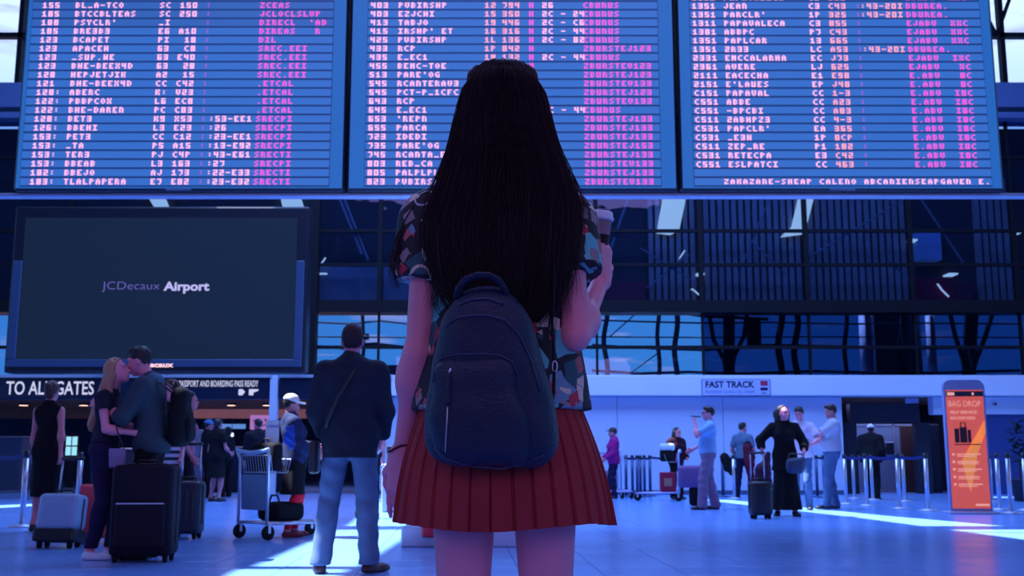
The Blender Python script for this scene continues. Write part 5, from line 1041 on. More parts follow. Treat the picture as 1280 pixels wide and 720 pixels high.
# --- group behind the rucksack
M_STRIPE = bpy.data.materials.new('striped_cloth'); M_STRIPE.use_nodes = True; MATS['striped_cloth'] = M_STRIPE; t = M_STRIPE.node_tree; b = t.nodes['Principled BSDF']; b.inputs['Roughness'].default_value = .8
tc_ = t.nodes.new('ShaderNodeTexCoord'); sp_ = t.nodes.new('ShaderNodeSeparateXYZ'); ma = t.nodes.new('ShaderNodeMath'); ma.operation = 'MULTIPLY'; ma.inputs[1].default_value = 13.5; mf = t.nodes.new('ShaderNodeMath'); mf.operation = 'FRACT'; mg_ = t.nodes.new('ShaderNodeMath'); mg_.operation = 'GREATER_THAN'; mg_.inputs[1].default_value = .5
mm = t.nodes.new('ShaderNodeMix'); mm.data_type = 'RGBA'; mm.inputs['A'].default_value = (.02, .025, .06, 1); mm.inputs['B'].default_value = (.55, .62, .85, 1)
for a_, b_ in ((tc_.outputs['Object'], sp_.inputs[0]), (sp_.outputs['Z'], ma.inputs[0]), (ma.outputs[0], mf.inputs[0]), (mf.outputs[0], mg_.inputs[0]), (mg_.outputs[0], mm.inputs['Factor']), (mm.outputs['Result'], b.inputs['Base Color'])): t.links.new(a_, b_)
human('person in striped skirt mostly hidden behind the black rucksack', (GX(207, 12.4), 12.4), R(165), 1.72, .013, .9, True, yaw=-25, skin=M_SKIN, top=dict(mat=M_DKTOP, sleeve=1, hem=.95), bottom=dict(kind='skirt', mat=M_STRIPE, cut=.35, waist=1.02, flare=.0), shoe=M_SHOEK, hair=dict(style='short', mat=mat('auburn_hair', (0.07, 0.022, 0.02)), line=.06))
human('woman with dark bun and bare shoulders holding the dark suitcase handle', (GX(227, 12.6), 12.6), R(-75), 1.60, .012, .88, True, skin=M_SKIN_FAR, hands={'R': (0.16, 0.10, .92)}, top=dict(mat=mat('pink_top', (0.40, 0.14, 0.22)), sleeveless=True, hem=.95), bottom=dict(kind='trousers', mat=M_DKTOP), shoe=M_SHOEK, hair=dict(style='bun', mat=M_HAIRK), faceup=True)
g = G(268, 627)
human('woman in black dress with bare calves seen from behind at the counter', (g.x, g.y), R(-25), 1.64, .015, 1.05, True, skin=M_SKIN_FAR, hands={'R': (.20, .22, 1.02)}, top=dict(mat=M_BLACK, sleeve=.6, hem=.9, e=.03), bottom=dict(kind='skirt', mat=M_BLACK, cut=.50, flare=.06), shoe=M_SHOEK, hair=dict(style='bun', mat=M_HAIRK), faceup=False)
human('man in sky blue cap and dark jacket beside the woman with bare calves', (GX(256, 23.8), 23.8), R(-60), 1.68, .015, 1.0, skin=M_SKIN_FAR, top=dict(mat=M_DKTOP, sleeve=1.9, hem=.85, e=.03), bottom=dict(kind='trousers', mat=M_BLACK), shoe=M_SHOEK, hair=dict(style='short', mat=M_HAIRK), hat=M_CAPB)
human('person in dark top standing behind the near trolley at the counter', (GX(319, 20.5), 20.5), R(20), 1.58, .015, 1.05, skin=M_SKIN_FAR, yaw=30, top=dict(mat=M_DKTOP, sleeve=1.9, hem=.85, e=.03), bottom=dict(kind='trousers', mat=M_BLACK), shoe=M_SHOEK, hair=dict(style='short', mat=M_HAIRK), faceup=False)
human('dark haired child sized person between the capped man and the trolley', (GX(282, 24.5), 24.5), R(60), 1.55, .016, .95, True, skin=M_SKIN_FAR, top=dict(mat=M_DKTOP, sleeve=.8, hem=.9), bottom=dict(kind='trousers', mat=M_BLACK), shoe=M_SHOEK, hair=dict(style='bun', mat=M_HAIRK), faceup=False)
# --- capped person with red leggings
g = G(366, 671)
M_P = human('person in cream cap with bright red leggings behind the blazer man', (g.x, g.y), R(-62), 1.52, .010, .98, True, lean=-8, nod=10, skin=M_SKIN_FAR, feet=((-.08, .04, 10), (.08, -.10, -15)), hands={'R': (.14, .22, 1.02), 'L': (-.14, .28, 1.1)},
     top=dict(mat=mat('navy_print_jacket', (0.02, 0.03, 0.09), 0.8, noise=0.8, nscale=14), sleeve=1.9, hem=.86, e=.03, name='jacket'), bottom=dict(kind='skirt', mat=M_BLACK, cut=.52, flare=.03), shoe=mat('red_black_shoe', (0.20, 0.01, 0.03), .5), hair=dict(style='short', mat=M_HAIRK), hat=M_CAPW)
for nm in 'LR':
    hip, kn, ank, Lg = M_P['legs'][nm]; q = Lg
    sculpt('legging', [grow(Lg[0], .008), grow(Lg[1], .008), grow(Lg[2], .004)], M_RED, .010, M_P['root'], planes=[((0, 0, .60), (0, 0, 1)), ((0, 0, .075), (0, 0, -1))])
o = thing('leaflet', 'pale blue grey leaflet held in front of the capped person', 'leaflet', (P(341, 550, g.y - .25).x, g.y - .25, P(341, 561, g.y).z), R(-15)); mb = MB(); mb.box((-.09, 0, 0), (.07, .003, .30)); mb.box((-.075, -.001, .25), (.05, 0, .27)); mb.build('sheet', mat('pale_paper', (0.26, 0.32, 0.55), .7), o)
# --- man in blazer
g = G(434, 717); BL = g
N_ = human('man in dark blazer and jeans standing with his back to us', (g.x, g.y), R(3), 1.83, .008, 1.01, lean=-2, nod=-16, skin=M_SKIN, feet=((-.19, .0, 10), (.15, .02, -38)), hands={'L': (-.20, .20, .96), 'R': (.20, .20, .95)}, elbow={'L': (-.55, -1, -.2), 'R': (.55, -1, -.2)},
     top=dict(mat=M_BLAZER, sleeve=1.9, hem=.80, e=.026, se=.012, name='blazer', flare=.02, fold=.004, collar=True), bottom=dict(kind='trousers', mat=M_JEANS2, name='jeans', waist=1.0, cut=.06, flare=.022, e=.020), shoe=mat('brown_shoe', (0.06, 0.02, 0.03), .5), hair=dict(style='short', mat=mat('grey_brown_hair', (0.045, 0.028, 0.035), .6)), faceup=False)
u = N_['up']; o = thing('messenger_bag', 'slim dark messenger bag strap across the blazer man\'s back', 'bag', (g.x, g.y, 0), R(3)); mb = MB(); mb.tube([u(.07, .03, 1.50), u(.055, -.075, 1.47), u(0, -.148, 1.36), u(-.08, -.152, 1.22), u(-.15, -.115, 1.06), u(-.19, -.03, .95)], .015, 6, flat=.4); mb.build('strap', M_LEATHER, o, True)
mb = MB(); mb.rbox((-.30 , -.06, .72), (-.235, .16, .96), .025, seg=3); mb.build('bag_body', M_LEATHER, o, True)
o = thing('blue_cloth', 'crumpled bright blue cloth held at the blazer man\'s left side', 'cloth', (0, 0, 0)); c = P(362, 545, g.y + .3); sculpt('fabric', [cone(c + Vector((0, 0, .05)), c + Vector((.02, 0, -.08)), .035, .025, .03), ell(c + Vector((-.02, 0, -.02)), (.03, .03, .05))], mat('cobalt_cloth', (0.03, 0.10, 0.50), .7), .008, o, folds=(.006, 60, 50, 1))
human('person in white shirt half hidden behind the blazer man\'s right side', (GX(459, 15.6), 15.6), R(10), 1.70, .013, .95, skin=M_SKIN_FAR, top=dict(mat=mat('white_shirt_cloth', (0.6, 0.6, 0.75)), sleeve=.8, hem=.92), bottom=dict(kind='trousers', mat=M_BLACK), shoe=M_SHOEK, hair=dict(style='short', mat=M_HAIRK), faceup=False)
# --- right side people
human('woman in magenta jacket and cap beside the skirt hem', (GX(768, 23.6), 23.6), R(100), 1.50, .014, 1.0, True, skin=M_SKIN_FAR, hands={'L': (-.12, .25, .98), 'R': (.12, .25, .98)}, top=dict(mat=M_MAG, sleeve=1.9, hem=.85, e=.03, name='jacket'), bottom=dict(kind='trousers', mat=M_NAVYP), shoe=M_SHOEK, hair=dict(style='short', mat=M_HAIRB), hat=M_HAIRB)
R_ = human('dark haired person in maroon and black behind the side-on trolley', (GX(846, 23.2), 23.2), R(-160), 1.50, .014, 1.05, True, lean=6, yaw=35, skin=M_SKIN_FAR, hands={'L': (-.2, .2, 1.0), 'R': (.25, .12, 1.0)}, top=dict(mat=mat('black_maroon_cloth', (0.035, 0.008, 0.02), .8, noise=.8, nscale=4), sleeve=1.9, hem=.85, e=.03, name='jacket'), bottom=dict(kind='trousers', mat=M_BLACK), shoe=M_SHOEK, hair=dict(style='long', mat=M_HAIRK, len=.28))
o = thing('carrier_bag', 'white and black bag held up beside the maroon clad person', 'bag', (GX(834, 22.9), 22.9, P(834, 577, 22.9).z)); mb = MB(); mb.rbox((-.13, -.08, 0), (.14, .08, .26), .05, seg=3); mb.build('bag_body', M_BLACK, o, True); mb = MB(); mb.rbox((-.14, -.09, .22), (.18, .09, .38), .06, seg=3); mb.build('white_top', M_SHOEW, o, True)
g = G(887, 637)
S_ = human('man in light blue shirt and glasses facing left, hand at mouth', (g.x, g.y), R(86), 1.71, .011, 1.02, skin=M_SKIN, lean=-4, belly=.01, feet=((-.10, .13, 8), (.10, -.12, -5)), hands={'L': (-.06, .22, 1.47), 'R': (.22, .24, 1.02)}, elbow={'L': (-.3, .5, -1), 'R': (.5, -1, 0)}, hnrm={'L': (.3, -.6, 0)}, curl={'L': .9},
     top=dict(mat=M_BLUES, sleeve=.75, hem=.95, e=.02, collar=True), bottom=dict(kind='trousers', mat=M_TAN, waist=1.0, flare=.03, e=.024), shoe=M_SHOEK, hair=dict(style='short', mat=M_HAIRK))
hp = S_['hp']; o = thing('eyeglasses', 'dark rimmed glasses worn by the man in the blue shirt', 'glasses', S_['root'].location, S_['root'].rotation_euler.z)
for sx in (-1, 1): mb = MB(); c = hp(sx * .033, .104, .006); mb.tube([c + Vector((math.cos(a) * .024, 0, math.sin(a) * .018)) for a in [k * PI / 6 for k in range(12)]], .003, 5, closed=True); mb.build('rim', M_BLACKP, o); mb = MB(); mb.tube([hp(sx * .057, .104, .010), hp(sx * .076, .02, .012), hp(sx * .08, -.02, .0)], .003, 5); mb.build('temple', M_BLACKP, o)
mb = MB(); mb.tube([hp(-.01, .106, .008), hp(.01, .106, .008)], .003, 5); mb.build('bridge', M_BLACKP, o)
o = thing('pen', 'slim dark pen held to the mouth of the man in blue', 'pen', S_['root'].location, S_['root'].rotation_euler.z); mb = MB(); w_ = hp(-.02, .0, -.05); mb.tube([hp(-.03, .13, -.058), hp(-.03, .30, -.050)], .010, 8); mb.build('barrel', M_BLACKP, o); mb = MB(); mb.tube([hp(-.03, .30, -.050), hp(-.03, .33, -.049)], .006, 8); mb.build('tip', M_STEEL, o)
mb = MB(); 
g = G(926, 622)
T_ = human('man in slate vest carrying jackets and bags, back turned', (g.x, g.y - .4), R(-35), 1.62, .014, 1.0, yaw=-30, skin=M_SKIN_FAR, feet=((-.16, -.1, 5), (.16, .1, -5)), hands={'L': (-.24, .12, .95), 'R': (.2, .2, 1.05)}, top=dict(mat=M_VEST, sleeve=.8, hem=.92, e=.02, name='vest'), bottom=dict(kind='trousers', mat=M_NAVYP, flare=.03), shoe=M_SHOEK, hair=dict(style='short', mat=M_HAIRK), faceup=False)
yT = g.y - .65
def blob(name, label, cat, pts, m, y, h_=.012, k=.05, fold=(.006, 40, 30, 1)):
    o = thing(name, label, cat, (0, 0, 0)); sculpt('body_cloth', [cone(P(a, b, y), P(c, d, y), r0, r1, k) for a, b, c, d, r0, r1 in pts], m, h_, o, folds=fold); return o
blob('shoulder_bag', 'black shoulder bag at the left hip of the vest man', 'bag', [(906, 572, 916, 590, .10, .09), (906, 572, 909, 584, .08, .09)], M_BLACK, yT)
blob('jacket', 'maroon jacket draped over the right arm of the vest man', 'jacket', [(934, 560, 938, 580, .10, .10), (936, 575, 940, 600, .09, .06)], M_MAROON, yT)
blob('backpack', 'dark rucksack on the right shoulder of the vest man', 'backpack', [(935, 556, 938, 572, .09, .10)], M_BLACK, yT + .12)
g = G(984, 645)
U_ = human('woman in long black dress with wavy dark hair facing us', (g.x, g.y), R(172), 1.62, .010, 1.08, True, yaw=38, skin=M_SKIN, feet=((-.12, .05, 15), (.14, -.05, -15)), hands={'R': (.36, .08, .98), 'L': (-.28, .20, 1.00)}, elbow={'R': (1, -.5, .2), 'L': (-.6, -1, 0)},
     top=dict(mat=M_BLACK, sleeve=1.6, hem=.72, e=.016, flare=.06, se=.02, name='tunic'), bottom=dict(kind='skirt', mat=M_BLACK, cut=.10, flare=.10, waist=.98, name='long_skirt'), shoe=M_SHOEK, hair=dict(style='long', mat=M_HAIRB, len=.32, w=.115, line=.0))
o = blob('handbag', 'slate blue handbag at the hip of the woman in the long dress', 'bag', [(989, 579, 1001, 578, .075, .075), (989, 586, 1000, 586, .07, .07)], mat('slate_leather', (0.03, 0.055, 0.12), .5), g.y - .30, fold=None)
mb = MB(); yq = g.y - .33; mb.tube([P(984, 573, yq), P(988, 567, yq), P(1003, 568, yq), P(1005, 574, yq)], .01, 6); mb.build('strap', M_LEATHER, o, True)
o = blob('backpack', 'dark plum rucksack propped on the small black suitcase', 'backpack', [(953, 588, 955, 606, .11, .12), (960, 568, 956, 590, .04, .08)], mat('plum_cloth', (0.06, 0.018, 0.05), .7), 15.8, fold=(.004, 30, 30, 1))
g = G(1008, 638)
W_ = human('man in white tee standing behind the long dress woman', (g.x, g.y + .2), R(160), 1.70, .012, 1.0, yaw=-10, nod=18, skin=M_SKIN, hands={'L': (-.20, .30, 1.10), 'R': (.2, .1, .85)}, elbow={'L': (-.8, -.8, 0)}, top=dict(mat=M_TEE, sleeve=.7, hem=.88, e=.022), bottom=dict(kind='trousers', mat=M_JEANS, name='jeans'), shoe=M_SHOEK, hair=dict(style='short', mat=M_HAIRK))
g = G(1043, 636)
X_ = human('stout man in pale shirt and jeans facing left with folded arms', (g.x, g.y), R(84), 1.76, .011, 1.12, belly=.055, lean=-3, nod=12, skin=M_SKIN_FAR, feet=((-.12, .14, 8), (.12, -.06, -8)), hands={'L': (.10, .30, 1.26), 'R': (-.10, .33, 1.22)}, elbow={'L': (-1, .2, -.8), 'R': (1, .2, -.8)},
     top=dict(mat=M_GREYS, sleeve=.85, hem=.96, e=.022), bottom=dict(kind='trousers', mat=M_JEANS, waist=1.0, name='jeans', flare=.02), shoe=M_SHOEK, hair=dict(style='short', mat=M_HAIRB))
human('stooping person in black with a white cap inside the portal', (GX(1091, 22.9), 22.9), R(-30), 1.58, .014, 1.12, lean=14, skin=M_SKIN_FAR, hands={'L': (-.2, .3, 1.0), 'R': (.25, .1, .9)}, top=dict(mat=M_BLACK, sleeve=1.9, hem=.85, e=.04, flare=.03, name='jacket'), bottom=dict(kind='trousers', mat=M_BLACK), shoe=M_SHOEK, hair=dict(style='short', mat=M_HAIRK), hat=M_CAPW, faceup=False)
# ------------------------------------------------------------ the young woman in front
YG = 2.27; GLOC = (-0.012, YG)
def Q(px, py, y=YG): p = P(px, py, y); return Vector((p.x - GLOC[0], p.y - GLOC[1], p.z))
def pattern_cloth():
    m = bpy.data.materials.new('patterned_cloth'); m.use_nodes = True; t = m.node_tree; b = t.nodes['Principled BSDF']; b.inputs['Roughness'].default_value = .75
    N = t.nodes.new; Lk = t.links.new
    tc = N('ShaderNodeTexCoord'); nz = N('ShaderNodeTexNoise'); nz.inputs['Scale'].default_value = 9
    mixv = N('ShaderNodeMix'); mixv.data_type = 'VECTOR'; mixv.inputs['Factor'].default_value = 0.03
    Lk(tc.outputs['Object'], nz.inputs['Vector']); Lk(tc.outputs['Object'], mixv.inputs['A']); Lk(nz.outputs['Color'], mixv.inputs['B'])
    base = None; prev = None
    def layer(prev_col, scale, rot, thr, cols, dens, dist='CHEBYCHEV', ring=False, seed=0.0):
        mp = N('ShaderNodeMapping'); mp.inputs['Rotation'].default_value = rot; mp.inputs['Location'].default_value = (seed, seed * 1.7, seed * .6)
        Lk(mixv.outputs['Result'], mp.inputs[0]); v = N('ShaderNodeTexVoronoi'); v.inputs['Scale'].default_value = scale; v.distance = dist; v.inputs['Randomness'].default_value = .55
        Lk(mp.outputs[0], v.inputs['Vector']); lt = N('ShaderNodeMath'); lt.operation = 'LESS_THAN'; lt.inputs[1].default_value = thr; Lk(v.outputs['Distance'], lt.inputs[0])
        sp = N('ShaderNodeSeparateColor'); Lk(v.outputs['Color'], sp.inputs[0]); ds = N('ShaderNodeMath'); ds.operation = 'LESS_THAN'; ds.inputs[1].default_value = dens; Lk(sp.outputs[1], ds.inputs[0])
        mu = N('ShaderNodeMath'); mu.operation = 'MULTIPLY'; Lk(lt.outputs[0], mu.inputs[0]); Lk(ds.outputs[0], mu.inputs[1])
        if ring:
            gt = N('ShaderNodeMath'); gt.operation = 'GREATER_THAN'; gt.inputs[1].default_value = thr * .82; Lk(v.outputs['Distance'], gt.inputs[0]); m2 = N('ShaderNodeMath'); m2.operation = 'MULTIPLY'; Lk(mu.outputs[0], m2.inputs[0]); Lk(gt.outputs[0], m2.inputs[1]); mu = m2
        cr = N('ShaderNodeValToRGB'); cr.color_ramp.interpolation = 'CONSTANT'
        for i, c in enumerate(cols):
            e = cr.color_ramp.elements[i] if i < 2 else cr.color_ramp.elements.new(i / len(cols)); e.position = i / len(cols); e.color = (*c, 1)
        Lk(sp.outputs[0], cr.inputs[0]); mx = N('ShaderNodeMix'); mx.data_type = 'RGBA'; Lk(mu.outputs[0], mx.inputs['Factor'])
        if prev_col is None: mx.inputs['A'].default_value = (.012, .011, .020, 1)
        else: Lk(prev_col, mx.inputs['A'])
        Lk(cr.outputs[0], mx.inputs['B']); return mx.outputs['Result']
    teal, cream, red = (.12, .50, .50), (.72, .58, .46), (.5, .03, .07)
    c = layer(None, 14.5, (.3, .5, .4), .38, [teal, (.03, .10, .13), teal, (.16, .30, .42)], .8, seed=.31)
    c = layer(c, 27, (.6, .2, .9), .33, [cream, (.012, .012, .02), cream, (.30, .22, .24)], .62, seed=.77)
    c = layer(c, 26, (.1, .7, .3), .30, [red, red, (.5, .10, .12)], .38, seed=1.37)
    c = layer(c, 34, (.1, .7, .3), .16, [cream, red, (.2, .45, .5)], .22, seed=2.3)
    c = layer(c, 11, (.1, .1, .3), .26, [cream, (.4, .5, .55)], .35, 'EUCLIDEAN', True, 3.1)
    Lk(c, b.inputs['Base Color']); MATS['patterned_cloth'] = m; return m
M_PAT = pattern_cloth()
s_ = 1.66 / 1.75
Jg = dict(head=Q(631, 150), shL=Q(537, 276), shR=Q(709, 280), Le=Q(523, 442, 2.25), Lw=Q(502, 566, 2.33), Re=Q(719, 420, 2.20), Rw=Q(751, 352, 2.41), pelvis=(-.005, 0, .905))
GW = human('young woman in patterned shirt and red skirt with her back to us', GLOC, 0, 1.66, .005, .97, True, J=Jg, feet=((-.088, 0, 5), (.088, 0, -5)), skin=M_SKIN, faceup=False,
    armg=.86, hdir={'L': (-.06, .10, -.98), 'R': (.06, .12, .97)}, hnrm={'L': (.55, .8, 0), 'R': (-.75, .6, 0)}, curl={'L': .16, 'R': .75},
    top=dict(mat=M_PAT, sleeve=.46, hem=.972, e=.013, se=.018, flare=.004, fold=.0022, extra=[cone((-.012, 0, 1.10), (-.012, 0, .90), .122, .160, .05, (1.15, .80, 1))]), shoe=M_SHOEW)
root = GW['root']
# pleated skirt
def ell_ring(cx, cy, rx, ry, z, n, mod): return [Vector((cx + rx * (1 + mod(k / n)) * math.cos(2 * PI * k / n), cy + ry * (1 + mod(k / n)) * math.sin(2 * PI * k / n), z)) for k in range(n)]
NP = 34
def pleat(amp):
    def f(t):
        x = (t * NP) % 1.0; x = 1 - x if math.cos(2 * PI * t) > .02 else x
        return amp * (.35 + .65 * x if x < .91 else -.40) 
    return f
waist_w = (Q(731, 508).x - Q(521, 508).x) / 2; hem_w = (Q(769, 658).x - Q(490, 656).x) / 2
cxw = (Q(731, 508).x + Q(521, 508).x) / 2; cxh = (Q(769, 658).x + Q(490, 656).x) / 2; zw = Q(640, 504).z; zh_ = Q(640, 658).z
mb = MB(); rr = []; n = NP * 18
for i in range(13):
    t = i / 12; z = zw + (zh_ - zw) * t; rx = (waist_w - .012) * (1 - t) + (hem_w - .008) * t + .010 * math.sin(t * PI); ry = .118 * (1 - t) + .178 * t + .012 * math.sin(t * PI)
    am = .012 + .034 * t; nn = lambda tt, t=t: pleat(am)(tt) + .012 * t * math.sin(tt * 2 * PI * 7 + 1) + .008 * t * math.sin(tt * 2 * PI * 11)
    rg = ell_ring(cxw * (1 - t) + cxh * t, -.005, rx, ry, z, n, nn)
    for k, p in enumerate(rg): p.z += -.006 * t * math.sin(k / n * 2 * PI * 3 + .6) + .006 * t
    rr.append(rg)
inner = [[Vector((p.x * .985, p.y * .985, p.z + .003)) for p in r] for r in rr[::-1]]
mb.rings(rr + inner, cap=False)
M_SKIRT = mat('brick_red_cloth', (0.34, 0.035, 0.045), 0.72, noise=.18, nscale=14, bump=.25, bscale=260, stretch=(1, 1, .35))
sk_ = mb.build('skirt', M_SKIRT, root, False)
mb = MB(); wr_ = [ell_ring(cxw, -.005, waist_w - .010 + o_, .120 + o_, z, 96, lambda t: 0) for z, o_ in ((zw - .008, -.008), (zw - .006, -.004), (zw + .016, -.006), (zw + .018, -.012))]; mb.rings(wr_, cap=False); mb.build('waistband', M_SKIRT, root, True)
mb = MB(); pts = []
for k in range(24):
    a = k * 2 * PI / 24; w = Jg['Lw'] + Vector((0, 0, .012)); pts.append(w + Vector((math.cos(a) * .0275, math.sin(a) * .0275, .008 * math.cos(a) + .002 * math.sin(3 * a))))
mb.tube(pts, .0026, 6, closed=True); o = thing('bracelet', 'thin brown cord bracelet round the woman\'s left wrist', 'bracelet', (GLOC[0], GLOC[1], 0)); mb.build('cord', mat('brown_cord', (0.12, 0.02, 0.03), .6), o, True)
mb = MB(); mb.cyl(pts[10] + Vector((-.004, 0, 0)), pts[10] + Vector((-.008, -.002, -.022)), .003, .001, 6); mb.build('charm', M_CHROME, o)

# ------ hair: one combed mass plus loose strands
HR = [(82.5, 630, 634, .0, .012), (84.5, 614, 648, .0, .045), (88.5, 603, 657, .0, .068), (93, 599.5, 659, -.003, .078), (99, 594.5, 663, -.006, .087), (108, 590, 667.5, -.01, .095), (120, 581, 676, -.012, .100), (140, 575.5, 681, -.014, .104), (160, 571, 685, -.016, .104), (180, 567.5, 690, -.02, .100), (200, 563, 696, -.028, .094), (220, 557, 704, -.040, .088),
      (240, 550, 711, -.058, .080), (262, 543, 717, -.075, .072), (285, 538, 716, -.085, .066), (310, 540, 712, -.092, .060), (335, 547, 706, -.096, .054), (360, 556, 698, -.098, .046), (385, 572, 684, -.098, .036), (402, 592, 664, -.098, .024), (412, 612, 645, -.098, .010)]
def hair_ring(i, n=180, sc=1.0, jit=0):
    py, xl, xr, yc, ry = HR[i]; a, b = Q(xl, py, YG + yc * .7), Q(xr, py, YG + yc * .7); cx = (a.x + b.x) / 2; rx = (b.x - a.x) / 2; out = []; amp = min(1.0, max(0, (py - 86) / 120)); low = max(0, (py - 300) / 110)
    for k in range(n):
        t = 2 * PI * k / n; w = amp * (.010 * math.sin(t * 23 + .5 * math.sin(t * 5)) + .006 * math.sin(t * 41) + .016 * math.sin(t * 9 + py * .004)) + low * .05 * math.sin(t * 13 + 2) 
        ct, st = math.cos(t), math.sin(t); e_ = 0.85
        x = cx + rx * sc * (1 + w) * math.copysign(abs(ct) ** e_, ct); y = yc + ry * sc * (1 + w * 1.6) * math.copysign(abs(st) ** e_, st); out.append(Vector((x, y, a.z + low * .02 * math.sin(t * 11))))
    return out
mb = MB(); mb.rings([hair_ring(i) for i in range(len(HR))][::-1])
M_HG = mat('near_black_hair', (0.009, 0.005, 0.010), 0.50, noise=.3, nscale=20, bump=.12, bscale=60, stretch=(5, 5, .15), spec=.15)
M_HS = mat('plum_hair_strand', (0.020, 0.007, 0.014), 0.45, spec=.2)
hair = mb.build('hair', M_HG, root, True)
rings_c = [hair_ring(i, 180) for i in range(len(HR))]
cv = bpy.data.curves.new('hair_strand', 'CURVE'); cv.dimensions = '3D'; cv.bevel_depth = .0007; cv.bevel_resolution = 0; cv.use_fill_caps = False
def spline(pts, taper=True):
    sp = cv.splines.new('POLY'); sp.points.add(len(pts) - 1)
    for i, p in enumerate(pts): sp.points[i].co = (*p, 1); sp.points[i].radius = 1.0 if i < len(pts) - 2 else (.7 if i == len(pts) - 2 else .2)
rnd = random.Random(5)
for q in range(1500):
    k0 = rnd.uniform(85, 185) % 180 if rnd.random() < .65 else rnd.uniform(0, 180); drift = rnd.gauss(0, 4); off = abs(rnd.gauss(0, .0035)) + .0006; end = min(len(HR) - 1, int(rnd.gauss(16, 2.2))); st = rnd.choice((1, 2, 3, 3, 5, 8)); pts = []
    if end <= st + 3: continue
    ph = rnd.uniform(0, 6)
    for i in range(st, end + 1):
        t = (i - st) / (end - st); kk = int(k0 + drift * t + 1.2 * math.sin(ph + i * .5)) % 180; p = rings_c[i][kk]; c = Vector((0, HR[i][3], p.z)); d = (p - c); d.z = 0; d.normalize(); fl = off * (1 + 2.2 * t * t)
        pts.append(p + d * fl)
    lp = pts[-1]; pts.append(lp + Vector((rnd.gauss(0, .008), rnd.gauss(0, .004), -rnd.uniform(.02, .07))))
    spline(pts)
def wisp(px_pts, n, spread):
    for q in range(n):
        dx = rnd.gauss(0, spread); y0 = rnd.gauss(0, .012); spline([Q(a + dx * (.3 + i / len(px_pts)) + rnd.gauss(0, .5), b + rnd.gauss(0, 1.5), YG - .02 + y0 - i * .006) for i, (a, b) in enumerate(px_pts)])
wisp([(560, 222), (540, 237), (520, 256), (506, 278), (499, 300), (493, 322), (492, 342), (498, 360)], 26, 3.0)
wisp([(556, 225), (535, 240), (515, 262), (505, 290), (500, 320), (503, 338)], 14, 3.0)
wisp([(700, 215), (714, 235), (724, 256), (728, 280), (722, 310), (716, 340)], 22, 3.5)
wisp([(698, 225), (706, 260), (700, 310), (694, 350), (690, 385), (688, 400)], 40, 7)
wisp([(560, 240), (550, 280), (548, 320), (552, 350), (548, 378), (556, 398)], 40, 6)
sto = bpy.data.objects.new('hair_strands', cv); COL.objects.link(sto); cv.materials.append(M_HS); sto.parent = root; sto['kind'] = 'stuff'

# ------ sunglasses pushed up on the head
o = thing('sunglasses', 'dark sunglasses pushed up on top of the woman\'s head', 'sunglasses', (GLOC[0], GLOC[1], 0))
M_GLS = mat('dark_lens', (0.02, 0.004, 0.012), .08, spec=.8)
mb = MB(); mb.tube([Q(585.5, 104, 2.27), Q(587, 92, 2.28), Q(595, 84, 2.29), Q(612, 82.0, 2.30), Q(631, 82.5, 2.305), Q(648, 81.8, 2.30), Q(660, 83.0, 2.29), Q(668.5, 89, 2.28), Q(671, 104, 2.27)], .0050, 8); mb.build('frame', M_BLACKP, o, True)
for sx, pts in ((-1, [(585.5, 102), (582, 116), (581, 128)]), (1, [(671, 102), (673, 114), (675, 128)])):
    mb = MB(); mb.tube([Q(a, b, y) for (a, b), y in zip(pts, (2.30, 2.27, 2.235))], .0030, 8); mb.build('temple', M_BLACKP, o, True)
for pts in ([(589, 99), (592, 90), (602, 85), (624, 84), (628, 92), (622, 108), (604, 114), (592, 110)], [(635, 92), (639, 84), (657, 84.5), (666, 90), (668, 100), (664, 111), (652, 114), (640, 108)]):
    mb = MB(); mb.prism([Q(a, b, 2.315 + (114 - b) * .0012) for a, b in pts], (0, .003, -.002)); mb.build('lens', M_GLS, o)

# ------ takeaway cup
c0 = P(739, 345, 2.462); c1 = P(744.5, 271, 2.448); ax = (c1 - c0); Lc = ax.length; q = ax.to_track_quat('Z', 'Y')
o = thing('coffee_cup', 'takeaway paper coffee cup with white lid held in her right hand', 'cup', c0); o.rotation_mode = 'QUATERNION'; o.rotation_quaternion = q
mb = MB(); mb.lathe([(.026, 0), (.0275, .001), (.0385, Lc - .004), (.037, Lc - .002)], 40); mb.build('cup', mat('mauve_brown_paper', (0.30, 0.17, 0.22), .6), o, True)
mb = MB(); mb.lathe([(.0292, .018), (.0300, .018), (.0362, Lc - .042), (.0352, Lc - .042)], 40); mb.build('sleeve', mat('dark_sleeve_card', (0.022, 0.014, 0.022), .7), o, True)
mb = MB(); mb.lathe([(.0395, Lc - .008), (.0425, Lc - .007), (.0430, Lc - .002), (.0405, Lc + .001), (.0395, Lc + .010), (.0375, Lc + .0125), (.0345, Lc + .012), (.033, Lc + .007)], 40); mb.build('lid', mat('white_lid', (0.72, 0.70, 0.86), .4), o, True)

